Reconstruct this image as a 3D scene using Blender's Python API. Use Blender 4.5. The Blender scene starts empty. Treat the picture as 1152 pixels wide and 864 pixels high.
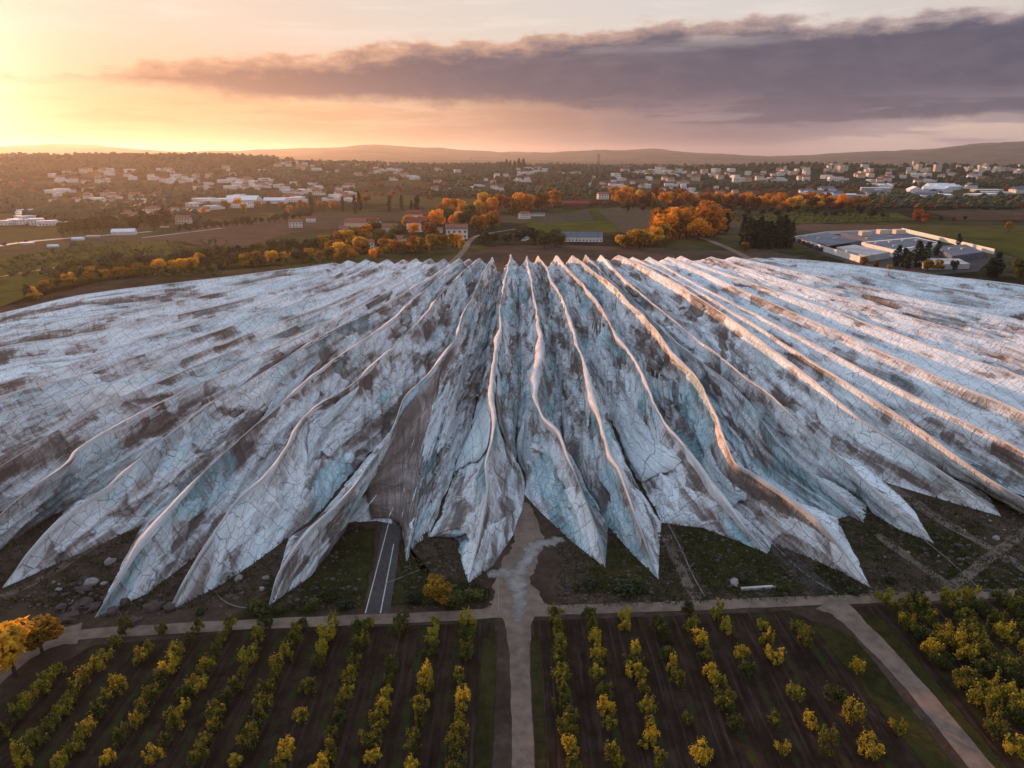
import bpy, math, random
import numpy as np
from mathutils import Vector
R = math.radians
random.seed(7)
sc = bpy.context.scene
col = sc.collection
# ------------------------------------------------------------------ camera
H = 80.0
PITCH = math.atan(254 / 768)
cd = bpy.data.cameras.new('camera'); cam = bpy.data.objects.new('camera', cd); col.objects.link(cam)
cam.location = (0, 0, H); cam.rotation_euler = (math.pi / 2 - PITCH, 0, 0)
cd.sensor_width = 36; cd.lens = 24; cd.clip_start = 1; cd.clip_end = 80000
sc.camera = cam
sc.render.resolution_x = 1024; sc.render.resolution_y = 768
sc.view_settings.view_transform = 'Standard'; sc.view_settings.look = 'None'
sc.view_settings.exposure = 0.5; sc.view_settings.gamma = 1
CP, SP = math.cos(PITCH), math.sin(PITCH)
def ray(x, y):
    dx = (x - 576) / 768; dy = (432 - y) / 768
    return np.array([dx, CP + dy * SP, -SP + dy * CP])
def at(x, y, h=0.0):                      # where the sight line of a traced point meets height h
    d = ray(x, y); t = (H - h) / -d[2]
    return np.array([d[0] * t, d[1] * t, h])
def azel(x, y):
    d = ray(x, y)
    return math.degrees(math.atan2(d[0], d[1])), math.degrees(math.atan2(d[2], math.hypot(d[0], d[1])))
# ------------------------------------------------------------------ sun and sky
SUN_AZ, SUN_EL = -37.5, 8.0
sd = bpy.data.lights.new('sun', 'SUN'); so = bpy.data.objects.new('sun', sd); col.objects.link(so)
sd.energy = 5.0; sd.angle = R(0.6); sd.color = (1.0, 0.47, 0.20)
GLOW_EL = 4.2
sv = Vector((math.sin(R(SUN_AZ)) * math.cos(R(SUN_EL)), math.cos(R(SUN_AZ)) * math.cos(R(SUN_EL)), math.sin(R(SUN_EL))))
gv_ = (math.sin(R(SUN_AZ)) * math.cos(R(GLOW_EL)), math.cos(R(SUN_AZ)) * math.cos(R(GLOW_EL)), math.sin(R(GLOW_EL)))
so.rotation_euler = sv.to_track_quat('Z', 'Y').to_euler()

class NT:
    """small helper to write node trees as expressions"""
    def __init__(s, tree): s.t = tree; s.n = tree.nodes; s.l = tree.links
    def new(s, typ, **kw):
        nd = s.n.new(typ)
        for k, v in kw.items(): setattr(nd, k, v)
        return nd
    def put(s, sock, v):
        if isinstance(v, bpy.types.NodeSocket): s.l.new(v, sock)
        else:
            if sock.type == 'RGBA' and isinstance(v, (tuple, list)) and len(v) == 3: v = (*v, 1)
            if sock.type == 'RGBA' and isinstance(v, (int, float)): v = (v, v, v, 1)
            sock.default_value = v
    def m(s, op, a, b=0.0, c=None, clamp=False):
        nd = s.new('ShaderNodeMath', operation=op, use_clamp=clamp)
        s.put(nd.inputs[0], a)
        if len(nd.inputs) > 1: s.put(nd.inputs[1], b)
        if c is not None: s.put(nd.inputs[2], c)
        return nd.outputs[0]
    def vm(s, op, a, b=None):
        nd = s.new('ShaderNodeVectorMath', operation=op); s.put(nd.inputs[0], a)
        if b is not None: s.put(nd.inputs[1], b)
        return nd.outputs['Value'] if op in ('DOT_PRODUCT', 'LENGTH') else nd.outputs[0]
    def ss(s, x, a, b, lo=0.0, hi=1.0):
        nd = s.new('ShaderNodeMapRange', interpolation_type='SMOOTHSTEP')
        for i, v in enumerate((x, a, b, lo, hi)): s.put(nd.inputs[i], v)
        return nd.outputs[0]
    def mix(s, f, a, b, mode='MIX'):
        nd = s.new('ShaderNodeMix', data_type='RGBA', blend_type=mode)
        s.put(nd.inputs[0], f); s.put(nd.inputs[6], a); s.put(nd.inputs[7], b)
        return nd.outputs[2]
    def ramp(s, x, pts, interp='LINEAR'):
        nd = s.new('ShaderNodeValToRGB'); cr = nd.color_ramp; cr.interpolation = interp
        while len(cr.elements) < len(pts): cr.elements.new(0.5)
        for e, (p, c) in zip(cr.elements, pts):
            e.position = p; e.color = (*c, 1) if isinstance(c, (tuple, list)) else (c, c, c, 1)
        s.put(nd.inputs[0], x); return nd.outputs[0]
    def noise(s, vec, scale, detail=4, rough=0.55, dist=0.0, out=0):
        nd = s.new('ShaderNodeTexNoise'); s.put(nd.inputs['Vector'], vec)
        nd.inputs['Scale'].default_value = scale; nd.inputs['Detail'].default_value = detail
        nd.inputs['Roughness'].default_value = rough; nd.inputs['Distortion'].default_value = dist
        return nd.outputs[out]
    def voro(s, vec, scale, feature='F1', out='Color', rnd=1.0):
        nd = s.new('ShaderNodeTexVoronoi', feature=feature); s.put(nd.inputs['Vector'], vec)
        nd.inputs['Scale'].default_value = scale; nd.inputs['Randomness'].default_value = rnd
        return nd.outputs[out]
    def mapping(s, vec, scale=(1, 1, 1), rot=(0, 0, 0), loc=(0, 0, 0)):
        nd = s.new('ShaderNodeMapping'); s.put(nd.inputs[0], vec)
        nd.inputs['Scale'].default_value = scale; nd.inputs['Rotation'].default_value = rot; nd.inputs['Location'].default_value = loc
        return nd.outputs[0]
    def xyz(s, x, y, z=0.0):
        nd = s.new('ShaderNodeCombineXYZ')
        for i, v in enumerate((x, y, z)): s.put(nd.inputs[i], v)
        return nd.outputs[0]
    def sep(s, v):
        nd = s.new('ShaderNodeSeparateXYZ'); s.put(nd.inputs[0], v); return nd.outputs

w = bpy.data.worlds.new("World"); sc.world = w; w.use_nodes = True
w.node_tree.nodes.clear()
N = NT(w.node_tree)
D = N.new('ShaderNodeTexCoord').outputs['Generated']
dx, dy, dz = N.sep(D)[:3]
az = N.m('MULTIPLY', N.m('ARCTAN2', dx, dy), 180 / math.pi)
el = N.m('MULTIPLY', N.m('ARCSINE', dz), 180 / math.pi)
gam = N.m('MULTIPLY', N.m('ARCCOSINE', N.m('MINIMUM', N.vm('DOT_PRODUCT', D, gv_), 0.99999)), 180 / math.pi)
e01 = N.m('DIVIDE', el, 90.0, clamp=True)
# clear sky: warm low band going blue overhead
warm = N.ramp(e01, [(0.0, (.50, .19, .05)), (.04, (.54, .29, .12)), (.09, (.60, .47, .36)), (.17, (.56, .54, .50)), (.35, (.62, .76, .98)), (1.0, (.56, .72, .98))])
cool = N.ramp(e01, [(0.0, (.50, .36, .34)), (.04, (.74, .56, .44)), (.09, (.66, .58, .52)), (.17, (.54, .56, .60)), (.35, (.62, .76, .98)), (1.0, (.56, .72, .98))])
clear = N.mix(N.ss(az, -30.0, 20.0), warm, cool)
nish = N.new('ShaderNodeTexSky', sky_type='NISHITA', sun_disc=False)
nish.sun_elevation = R(SUN_EL); nish.sun_rotation = R(SUN_AZ)
clear = N.mix(1.0, clear, N.mix(1.0, N.mix(1.0, nish.outputs[0], (.005, .005, .005), 'MULTIPLY'), (.035, .03, .03), 'DARKEN'), 'ADD')
clear = N.mix(1.0, clear, N.ss(gam, 10.0, 170.0, 1.12, .66), 'MULTIPLY')
# glow of the low sun
g1 = N.m('EXPONENT', N.m('MULTIPLY', gam, -1 / 3.0))
g2 = N.m('EXPONENT', N.m('MULTIPLY', gam, -1 / 11.0))
clear = N.mix(1.0, clear, N.mix(g1, (0, 0, 0), (1.5, 1.2, .8)), 'ADD')
clear = N.mix(1.0, clear, N.mix(g2, (0, 0, 0), (.05, .03, .01)), 'ADD')
# clouds, laid out in azimuth and elevation with noisy rims
P2 = N.xyz(N.m('MULTIPLY', az, .075), N.m('MULTIPLY', el, .19), 0.3)
nA = N.noise(P2, 1.6, 7, .6); nB = N.noise(P2, 5.5, 6, .6); nW = N.noise(N.xyz(N.m('MULTIPLY', az, .05), N.m('MULTIPLY', el, .45), 4.7), 2.2, 6, .55)
def curve(x, pts, lo, hi):                # pts in photo pixels -> azimuth / elevation curve
    nd = N.new('ShaderNodeFloatCurve'); c = nd.mapping.curves[0]
    pp = sorted([azel(*p) for p in pts])
    xs = [((a + 45) / 90, (e - lo) / (hi - lo)) for a, e in pp]
    while len(c.points) < len(xs): c.points.new(.5, .5)
    for q, (a, b) in zip(c.points, xs): q.location = (a, b)
    nd.mapping.use_clip = False; nd.mapping.update()
    N.put(nd.inputs['Value'], N.m('DIVIDE', N.m('ADD', x, 45.0), 90.0, clamp=True))
    return N.m('ADD', N.m('MULTIPLY', nd.outputs[0], hi - lo), lo)
top = curve(az, [(-150, 82), (100, 84), (160, 72), (250, 66), (400, 58), (580, 44), (700, 32), (900, 22), (1040, 12), (1152, 4), (1300, -10)], -5, 20)
bot = curve(az, [(-150, 80), (100, 80), (160, 86), (280, 98), (420, 104), (560, 112), (700, 124), (840, 140), (960, 136), (1050, 126), (1152, 118), (1300, 110)], -5, 20)
nAc = N.m('SUBTRACT', nA, .5); nBc = N.m('SUBTRACT', nB, .5)
topn = N.m('ADD', N.m('ADD', top, .25), N.m('ADD', N.m('MULTIPLY', nAc, 2.6), N.m('MULTIPLY', nBc, 2.2)))
botn = N.m('ADD', N.m('SUBTRACT', bot, .7), N.m('ADD', N.m('MULTIPLY', nAc, 2.0), N.m('MULTIPLY', nBc, 1.0)))
mt = N.ss(N.m('SUBTRACT', topn, el), -.05, .55)
mb = N.ss(N.m('SUBTRACT', el, botn), -.4, .7)
mask = N.m('MULTIPLY', mt, mb)
depth = N.ss(N.m('SUBTRACT', topn, el), 0.0, 1.5)
body = N.mix(N.ss(az, -30.0, 0.0), (.215, .12, .09), (.056, .060, .108))
body = N.mix(N.m('MULTIPLY', N.ss(nB, .35, .7), .35), body, (.14, .118, .16))
rim = N.mix(N.ss(az, -15.0, 30.0), (.72, .40, .25), (.52, .40, .38))
ccol = N.mix(depth, rim, body)
sky = N.mix(N.m('MULTIPLY', mask, .96), clear, ccol)
# low scattered bars of cloud
band = N.m('MULTIPLY', N.ss(el, .2, 1.2), N.ss(el, 5.0, 2.6))
bars = N.m('MULTIPLY', N.ss(nW, .44, .56), band)
sky = N.mix(N.m('MULTIPLY', bars, N.ss(az, -36.0, -26.0, .25, .75)), sky, N.mix(N.ss(az, -20.0, 25.0), (.56, .28, .13), (.28, .22, .26)))
# rain shafts under the cloud
nR = N.noise(N.xyz(N.m('MULTIPLY', N.m('ADD', az, N.m('MULTIPLY', el, .5)), .16), N.m('MULTIPLY', el, .02), 2.0), 1.5, 4, .6)
under = N.ss(N.m('SUBTRACT', botn, el), -1.2, .3)
azm = N.m('MULTIPLY', N.ss(az, -13.0, 4.0), N.ss(az, 28.0, 17.0))
rain = N.m('MULTIPLY', N.m('MULTIPLY', under, azm), N.ss(nR, .15, .55, .72, 1.0), clamp=True)
rcol = N.mix(N.ss(az, -4.0, 14.0), (.40, .21, .14), (.145, .105, .14))
sky = N.mix(N.m('MULTIPLY', rain, .92), sky, rcol)
# thin veil high on the left
wis = N.m('MULTIPLY', N.ss(nW, .5, .72), N.ss(el, 6.0, 10.0))
sky = N.mix(N.m('MULTIPLY', wis, .35), sky, (.86, .78, .70))
bg = N.new('ShaderNodeBackground'); N.put(bg.inputs[0], sky); bg.inputs[1].default_value = 0.76
wo = N.new('ShaderNodeOutputWorld'); N.l.new(bg.outputs[0], wo.inputs[0])

# ------------------------------------------------------------------ helpers
def tag(o, label=None, cat=None, group=None, kind=None):
    if label: o['label'] = label
    if cat: o['category'] = cat
    if group: o['group'] = group
    if kind: o['kind'] = kind
    return o
def meshobj(name, verts, faces, mat, parent=None, smooth=False, uv=None, mats=None, midx=None, pat=None):
    me = bpy.data.meshes.new(name)
    v = np.asarray(verts, dtype=np.float32)
    if isinstance(faces, np.ndarray) and len(v):
        nf, k = faces.shape
        me.vertices.add(len(v)); me.vertices.foreach_set('co', v.ravel())
        me.loops.add(nf * k); me.loops.foreach_set('vertex_index', faces.astype(np.int32).ravel())
        me.polygons.add(nf); me.polygons.foreach_set('loop_start', np.arange(0, nf * k, k, dtype=np.int32))
        me.update(calc_edges=True)
    else:
        me.from_pydata([tuple(p) for p in v.tolist()], [], faces); me.update()
    if smooth: me.polygons.foreach_set('use_smooth', np.ones(len(me.polygons), dtype=bool))
    if uv is not None:
        ul = me.uv_layers.new(name='UVMap'); li = np.zeros(len(me.loops), dtype=np.int32)
        me.loops.foreach_get('vertex_index', li); ul.data.foreach_set('uv', np.asarray(uv, dtype=np.float32)[li].ravel())
    if pat is not None:
        at_ = me.attributes.new('pat', 'FLOAT_COLOR', 'POINT'); at_.data.foreach_set('color', np.concatenate([pat, np.ones((len(pat), 1))], 1).astype(np.float32).ravel())
    for m_ in (mats or [mat]): me.materials.append(m_)
    if midx is not None: me.polygons.foreach_set('material_index', np.asarray(midx, dtype=np.int32))
    o = bpy.data.objects.new(name, me); col.objects.link(o)
    if parent is not None: o.parent = parent
    return o
def empty(name, loc):
    o = bpy.data.objects.new(name, None); o.location = loc; col.objects.link(o); return o
class MB:
    def __init__(s): s.v = []; s.f = []; s.mi = []
    def quad(s, a, b, c, d, mi=0):
        i = len(s.v); s.v += [a, b, c, d]; s.f.append((i, i + 1, i + 2, i + 3)); s.mi.append(mi)
    def box(s, x0, x1, y0, y1, z0, z1, mi=0):
        i = len(s.v)
        s.v += [(x0, y0, z0), (x1, y0, z0), (x1, y1, z0), (x0, y1, z0), (x0, y0, z1), (x1, y0, z1), (x1, y1, z1), (x0, y1, z1)]
        for f in ((0, 3, 2, 1), (4, 5, 6, 7), (0, 1, 5, 4), (1, 2, 6, 5), (2, 3, 7, 6), (3, 0, 4, 7)):
            s.f.append(tuple(i + k for k in f)); s.mi.append(mi)
    def gable(s, x0, x1, y0, y1, z0, z1, ov=.4, mi=0, th=.18):     # ridge along x
        ym = (y0 + y1) / 2; x0 -= ov; x1 += ov; y0 -= ov; y1 += ov; i = len(s.v)
        s.v += [(x0, y0, z0), (x1, y0, z0), (x1, y1, z0), (x0, y1, z0), (x0, ym, z1), (x1, ym, z1),
                (x0, y0, z0 - th), (x1, y0, z0 - th), (x1, y1, z0 - th), (x0, y1, z0 - th)]
        for f in ((0, 1, 5, 4), (2, 3, 4, 5), (6, 9, 8, 7), (6, 7, 1, 0), (8, 9, 3, 2), (9, 6, 0, 4, 3), (7, 8, 2, 5, 1)):
            s.f.append(tuple(i + k for k in f)); s.mi.append(mi)
    def tube(s, pts, rad, n=6, mi=0):
        i0 = len(s.v); pts = [Vector(p) for p in pts]
        for k, p in enumerate(pts):
            d = (pts[min(k + 1, len(pts) - 1)] - pts[max(k - 1, 0)]).normalized()
            a = d.orthogonal().normalized(); b = d.cross(a); r = rad[k] if isinstance(rad, (list, tuple)) else rad
            for j in range(n):
                t = 2 * math.pi * j / n; s.v.append(tuple(p + a * math.cos(t) * r + b * math.sin(t) * r))
        for k in range(len(pts) - 1):
            for j in range(n):
                a = i0 + k * n + j; b = i0 + k * n + (j + 1) % n; s.f.append((a, b, b + n, a + n)); s.mi.append(mi)
        s.f.append(tuple(i0 + j for j in reversed(range(n)))); s.f.append(tuple(i0 + (len(pts) - 1) * n + j for j in range(n))); s.mi += [mi, mi]
    def build(s, name, mat, parent=None, mats=None, smooth=False):
        return meshobj(name, s.v, s.f, mat, parent, smooth, mats=mats, midx=s.mi if mats else None)
# numpy noise
def _h(ix, iy, seed):
    n = (ix.astype(np.int64) * 374761393 + iy.astype(np.int64) * 668265263 + seed * 1442695041) & 0xffffffff
    n = ((n ^ (n >> 13)) * 1274126177) & 0xffffffff
    return ((n ^ (n >> 16)) & 0xffff) / 65535.0
def vnoise(x, y, seed=0):
    ix = np.floor(x); iy = np.floor(y); fx = x - ix; fy = y - iy; fx = fx * fx * (3 - 2 * fx); fy = fy * fy * (3 - 2 * fy)
    a = _h(ix, iy, seed); b = _h(ix + 1, iy, seed); c = _h(ix, iy + 1, seed); d = _h(ix + 1, iy + 1, seed)
    return (a * (1 - fx) + b * fx) * (1 - fy) + (c * (1 - fx) + d * fx) * fy - .5
def fbm(x, y, seed=0, oc=4):
    r = 0; a = 1.0
    for i in range(oc): r = r + a * vnoise(x * 2 ** i, y * 2 ** i, seed + i * 17); a *= .5
    return r
def plates(x, y, seed):                   # tilted flat shards, with steps where they meet
    ix = np.floor(x); iy = np.floor(y); best = np.full(x.shape, 9.); res = np.zeros(x.shape)
    for i in (-1, 0, 1):
        for j in (-1, 0, 1):
            cx = ix + i + _h(ix + i, iy + j, seed); cy = iy + j + _h(ix + i, iy + j, seed + 5)
            d = (x - cx) ** 2 + (y - cy) ** 2
            tx = _h(ix + i, iy + j, seed + 9) - .5; ty = _h(ix + i, iy + j, seed + 13) - .5; of = _h(ix + i, iy + j, seed + 21) - .5
            val = (x - cx) * tx + (y - cy) * ty + .35 * of
            k = d < best; best = np.where(k, d, best); res = np.where(k, val, res)
    return res
# ------------------------------------------------------------------ terrain shape
def interp_az(pts, dist):
    a = [];
    for x, y in pts:
        A, E = azel(x, y); a.append((A, H + math.tan(math.radians(E)) * dist))
    a.sort(); return np.array([p[0] for p in a]), np.array([p[1] for p in a])
NA = interp_az([(-400, 182), (0, 180), (60, 178), (150, 176), (250, 178), (330, 182), (400, 186), (480, 188), (560, 185), (610, 188), (700, 191), (800, 190), (900, 188), (1000, 190), (1152, 192), (1500, 190)], 3200)
FA = interp_az([(-400, 172), (0, 168), (60, 165), (110, 165), (180, 171), (300, 170), (370, 168), (420, 163), (470, 167), (520, 169), (640, 170), (760, 174), (860, 178), (900, 176), (960, 172), (1040, 170), (1100, 165), (1152, 162), (1300, 160), (1500, 165)], 14000)
def sst(x, a, b): t = np.clip((x - a) / (b - a), 0, 1); return t * t * (3 - 2 * t)
def terr(X, Y):
    X = np.asarray(X, float); Y = np.asarray(Y, float)
    A = np.degrees(np.arctan2(X, np.maximum(Y, 1))); Dd = np.hypot(X, Y)
    hn = np.interp(A, *NA); hf = np.interp(A, *FA)
    start = np.interp(A, [-40, -10, 5, 40], [1300, 1500, 1700, 2200])
    h1 = hn * sst(Dd, start, 3200)
    h1 = h1 * (1 - .75 * sst(Dd, 3300, 5200))
    h2 = hf * sst(Dd, 7500, 14000) * (1 - .3 * sst(Dd, 14500, 20000))
    bump = fbm(X / 420, Y / 420, 3, 3) * 26 * sst(Dd, 1300, 2600) + fbm(X / 2600, Y / 2600, 8, 3) * 130 * sst(Dd, 6000, 12000)
    h = np.maximum(h1, h2) + bump * (Y > 0)
    return h * (Y > 0)
_T = 300.0 * 1.006 ** np.arange(680)
def hit(x, y):
    d = ray(x, y); X = d[0] * _T; Y = d[1] * _T; tz = terr(X, Y); k = np.nonzero(H + d[2] * _T <= tz)[0]
    if not len(k): return None
    k = k[0]; t = _T[k]
    if k:
        e0 = H + d[2] * _T[k - 1] - tz[k - 1]; e1 = H + d[2] * t - tz[k]; t = _T[k - 1] + (t - _T[k - 1]) * e0 / (e0 - e1 + 1e-9)
    if t > 16000: return None
    return np.array([d[0] * t, d[1] * t, float(terr(d[0] * t, d[1] * t))])
# ------------------------------------------------------------------ materials
def mat(name):
    m_ = bpy.data.materials.new(name); m_.use_nodes = True; m_.node_tree.nodes.clear(); n = NT(m_.node_tree)
    b = n.new('ShaderNodeBsdfPrincipled'); o = n.new('ShaderNodeOutputMaterial'); n.l.new(b.outputs[0], o.inputs[0])
    b.inputs['Roughness'].default_value = .9; b.inputs['Specular IOR Level'].default_value = .2
    return m_, n, b, o
def bump(n, b, h, dist=.2, st=1.0):
    nd = n.new('ShaderNodeBump'); nd.inputs['Distance'].default_value = dist; nd.inputs['Strength'].default_value = st
    n.put(nd.inputs['Height'], h); n.l.new(nd.outputs[0], b.inputs['Normal'])
def simple(name, c, var=.25, scale=1.5, rough=.85, bd=.05):
    m_, n, b, o = mat(name); P = n.new('ShaderNodeTexCoord').outputs['Object']; b.inputs['Specular IOR Level'].default_value = .5 if rough < .5 else .05
    k = n.noise(P, scale, 6, .6); k2 = n.noise(P, scale * .13, 4, .6)
    c2 = tuple(v * (1 - var) for v in c); c3 = tuple(min(1, v * (1 + var)) for v in c)
    n.put(b.inputs['Base Color'], n.mix(n.ss(n.m('ADD', n.m('MULTIPLY', k, .6), n.m('MULTIPLY', k2, .4)), .35, .65), c2, c3))
    b.inputs['Roughness'].default_value = rough; bump(n, b, k, bd); return m_
M = {}
M['asphalt'] = simple('asphalt', (.06, .05, .047), .25, 1.2)
M['white_line'] = simple('white_line', (.42, .40, .38), .15, 2)
M['dirt'] = simple('dirt_road', (.17, .118, .09), .28, .45)
M['chalk'] = simple('chalk_dust', (.36, .34, .33), .3, .3)
M['rock'] = simple('rock', (.27, .24, .225), .25, .8)
M['stone'] = simple('dark_rock', (.085, .062, .055), .3, .6)
M['plaster'] = simple('plaster', (.72, .68, .64), .12, .2)
M['cream'] = simple('cream_wall', (.62, .50, .40), .12, .2)
M['concrete'] = simple('concrete', (.42, .39, .37), .2, .3)
M['tile'] = simple('roof_tile', (.26, .105, .07), .25, .8)
M['redroof'] = simple('red_roof', (.24, .055, .045), .2, .8)
M['slate'] = simple('grey_roof', (.12, .135, .165), .2, .3)
M['white_roof'] = simple('white_roof', (.70, .70, .72), .12, .3)
M['glass'] = simple('window_glass', (.03, .035, .045), .2, 1, .15)
M['bark'] = simple('bark', (.07, .05, .038), .3, 3)
M['pipe'] = simple('pale_pipe', (.24, .22, .20), .2, 1)
M['steel'] = simple('steel', (.10, .09, .09), .2, 1)

def leafmat(name, c1, c2, trans=.35):
    m_, n, b, o = mat(name); P = n.new('ShaderNodeTexCoord').outputs['Object']; oi = n.new('ShaderNodeObjectInfo').outputs['Random']
    k = n.m('ADD', n.m('MULTIPLY', n.noise(P, .55, 3, .6), .8), n.m('MULTIPLY', n.m('SUBTRACT', oi, .5), .42))
    k = n.m('ADD', k, n.m('MULTIPLY', n.m('SUBTRACT', n.noise(P, 4.0, 2, .5), .5), .7))
    c = n.mix(n.ss(k, .25, .62), c1, c2); n.put(b.inputs['Base Color'], c); b.inputs['Roughness'].default_value = .7
    tr = n.new('ShaderNodeBsdfTranslucent'); n.put(tr.inputs[0], c); mx = n.new('ShaderNodeMixShader'); mx.inputs[0].default_value = trans
    n.l.new(b.outputs[0], mx.inputs[1]); n.l.new(tr.outputs[0], mx.inputs[2]); n.l.new(mx.outputs[0], o.inputs[0]); return m_
M['orch'] = leafmat('orchard_leaves', (.09, .095, .016), (.50, .36, .028), .45)
M['orchD'] = leafmat('olive_leaves', (.05, .062, .014), (.30, .25, .025), .4)
M['gold'] = leafmat('golden_leaves', (.20, .115, .014), (.78, .45, .04), .5)
M['orange'] = leafmat('orange_leaves', (.28, .10, .012), (.82, .36, .03), .5)
M['rust'] = leafmat('rust_leaves', (.14, .05, .012), (.42, .13, .02), .45)
M['olive'] = leafmat('green_leaves', (.035, .042, .014), (.12, .115, .022))
M['dark'] = leafmat('dark_leaves', (.016, .024, .012), (.045, .052, .018), .15)

# ground: soil near, patchwork of fields far away
m_, n, b, o = mat('ground'); b.inputs['Specular IOR Level'].default_value = 0; P = n.new('ShaderNodeNewGeometry').outputs['Position']
px, py, pz = n.sep(P)[:3]
k = n.noise(P, .05, 8, .65); k2 = n.noise(P, .6, 6, .6)
kk = n.m('ADD', n.m('MULTIPLY', k, .65), n.m('MULTIPLY', k2, .35))
soil = n.ramp(kk, [(.3, (.022, .014, .010)), (.5, (.055, .036, .026)), (.7, (.11, .074, .055))])
grass = n.mix(n.ss(k2, .35, .65), (.014, .014, .006), (.036, .032, .012))
near = n.mix(n.ss(n.noise(P, .035, 6, .6), .53, .62), soil, grass)
warp = n.vm('ADD', P, n.mix(1.0, n.noise(P, .004, 3, .5, out=1), (60, 60, 0), 'MULTIPLY'))
cell = n.voro(n.mapping(warp, (.0042, .0058, .0), (0, 0, .5)), 1.0)
cr = n.sep(cell)[0]
field = n.ramp(cr, [(0, (.08, .05, .03)), (.2, (.05, .052, .015)), (.38, (.10, .066, .04)), (.52, (.034, .038, .013)), (.68, (.08, .07, .02)), (.84, (.09, .055, .034))], 'CONSTANT')
field = n.mix(.5, field, n.mix(n.ss(kk, .35, .65), (.03, .026, .012), (.11, .085, .04)))
wood = n.mix(n.ss(n.noise(P, .05, 4, .7), .35, .7), (.014, .015, .009), (.055, .045, .022))
far = n.mix(n.ss(n.noise(P, .0022, 5, .6), .47, .53), field, wood)
n.put(b.inputs['Base Color'], n.mix(n.ss(py, 420.0, 520.0), near, far))
bump(n, b, kk, .6)
M['ground'] = m_
# tilled orchard soil with wheel lines between the rows
m_, n, b, o = mat('orchard_soil'); b.inputs['Specular IOR Level'].default_value = 0; P = n.new('ShaderNodeNewGeometry').outputs['Position']
px, py, pz = n.sep(P)[:3]
k = n.noise(P, .25, 8, .65); k2 = n.noise(n.mapping(P, (1, .06, 1)), 1.3, 5, .6)
base = n.ramp(n.m('ADD', n.m('MULTIPLY', k, .5), n.m('MULTIPLY', k2, .5)), [(.32, (.014, .008, .006)), (.5, (.031, .019, .013)), (.68, (.062, .040, .029))])
wob = n.m('MULTIPLY', n.m('SUBTRACT', n.noise(P, .08, 2, .5), .5), 1.0)
ph = n.m('FRACT', n.m('DIVIDE', n.m('ADD', n.m('ADD', px, wob), 3.5 + 620), 6.2))
tr_ = n.m('ABSOLUTE', n.m('SUBTRACT', n.m('ABSOLUTE', n.m('SUBTRACT', ph, .5)), .13))
base = n.mix(n.m('MULTIPLY', n.ss(tr_, .055, .0), n.ss(n.noise(P, .09, 4, .6), .42, .62, .0, .55)), base, (.075, .052, .042))
gr = n.m('MULTIPLY', n.ss(n.m('ABSOLUTE', n.m('SUBTRACT', ph, .5)), .33, .48), n.ss(n.noise(P, .4, 4, .6), .42, .62))
base = n.mix(n.m('MULTIPLY', gr, .8), base, (.035, .042, .012))
n.put(b.inputs['Base Color'], base); bump(n, b, n.m('ADD', k, n.m('MULTIPLY', k2, .6)), .25)
M['orchsoil'] = m_
def soften(m_, amp=1.0):
    n = NT(m_.node_tree); o = [q for q in n.n if q.type == 'OUTPUT_MATERIAL'][0]; b = o.inputs[0].links[0].from_socket
    p_ = n.sep(n.new('ShaderNodeAttribute', attribute_name='pat').outputs['Color'])[0]; P = n.new('ShaderNodeNewGeometry').outputs['Position']
    k = n.m('MULTIPLY', n.m('ADD', n.m('MULTIPLY', n.m('SUBTRACT', n.noise(P, .35, 4, .55), .5), .9), n.m('MULTIPLY', n.m('SUBTRACT', n.noise(P, .12, 3, .6), .5), .8)), amp)
    a_ = n.ss(n.m('ADD', p_, k), .22, .62 if amp == 1.0 else 1.05)
    tr = n.new('ShaderNodeBsdfTransparent'); mx = n.new('ShaderNodeMixShader'); n.put(mx.inputs[0], a_); n.l.new(tr.outputs[0], mx.inputs[1]); n.l.new(b, mx.inputs[2]); n.l.new(mx.outputs[0], o.inputs[0])
    return m_
M['dirtS'] = soften(simple('worn_track', (.12, .085, .066), .35, .45)); M['chalkS'] = soften(simple('pale_dust', (.25, .215, .195), .3, .3), .9)
def grassmat(name, a, b_, sc_=.4):
    m_, n, b, o = mat(name); b.inputs['Specular IOR Level'].default_value = 0; P = n.new('ShaderNodeNewGeometry').outputs['Position']
    k = n.noise(P, sc_, 7, .7); k2 = n.noise(P, sc_ * .12, 4, .6)
    n.put(b.inputs['Base Color'], n.mix(n.ss(n.m('ADD', n.m('MULTIPLY', k, .55), n.m('MULTIPLY', k2, .45)), .36, .62), a, b_)); bump(n, b, k, .3); return m_
M['grass'] = soften(grassmat('grass', (.016, .014, .007), (.040, .038, .013)))
M['verge'] = grassmat('verge_grass', (.022, .020, .008), (.055, .048, .016), .6)
M['vergeS'] = soften(grassmat('verge_grass', (.022, .020, .008), (.048, .040, .014), .6))
M['brownfield'] = grassmat('brown_field', (.06, .038, .027), (.105, .068, .048), .03)
M['greenfield'] = grassmat('green_field', (.035, .04, .011), (.085, .08, .02), .03)
M['olivefield'] = grassmat('olive_field', (.04, .042, .012), (.10, .085, .02), .05)
m_, n, b, o = mat('vineyard_rows'); b.inputs['Specular IOR Level'].default_value = 0; P = n.new('ShaderNodeNewGeometry').outputs['Position']
q = n.sep(n.mapping(P, (1, 1, 1), (0, 0, R(28))))[0]
st = n.ss(n.m('ABSOLUTE', n.m('SUBTRACT', n.m('FRACT', n.m('DIVIDE', q, 7.0)), .5)), .18, .34)
n.put(b.inputs['Base Color'], n.mix(n.m('MULTIPLY', st, n.ss(n.noise(P, .1, 4, .6), .3, .6)), (.10, .07, .055), (.04, .05, .014)))
M['vine'] = m_

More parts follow.
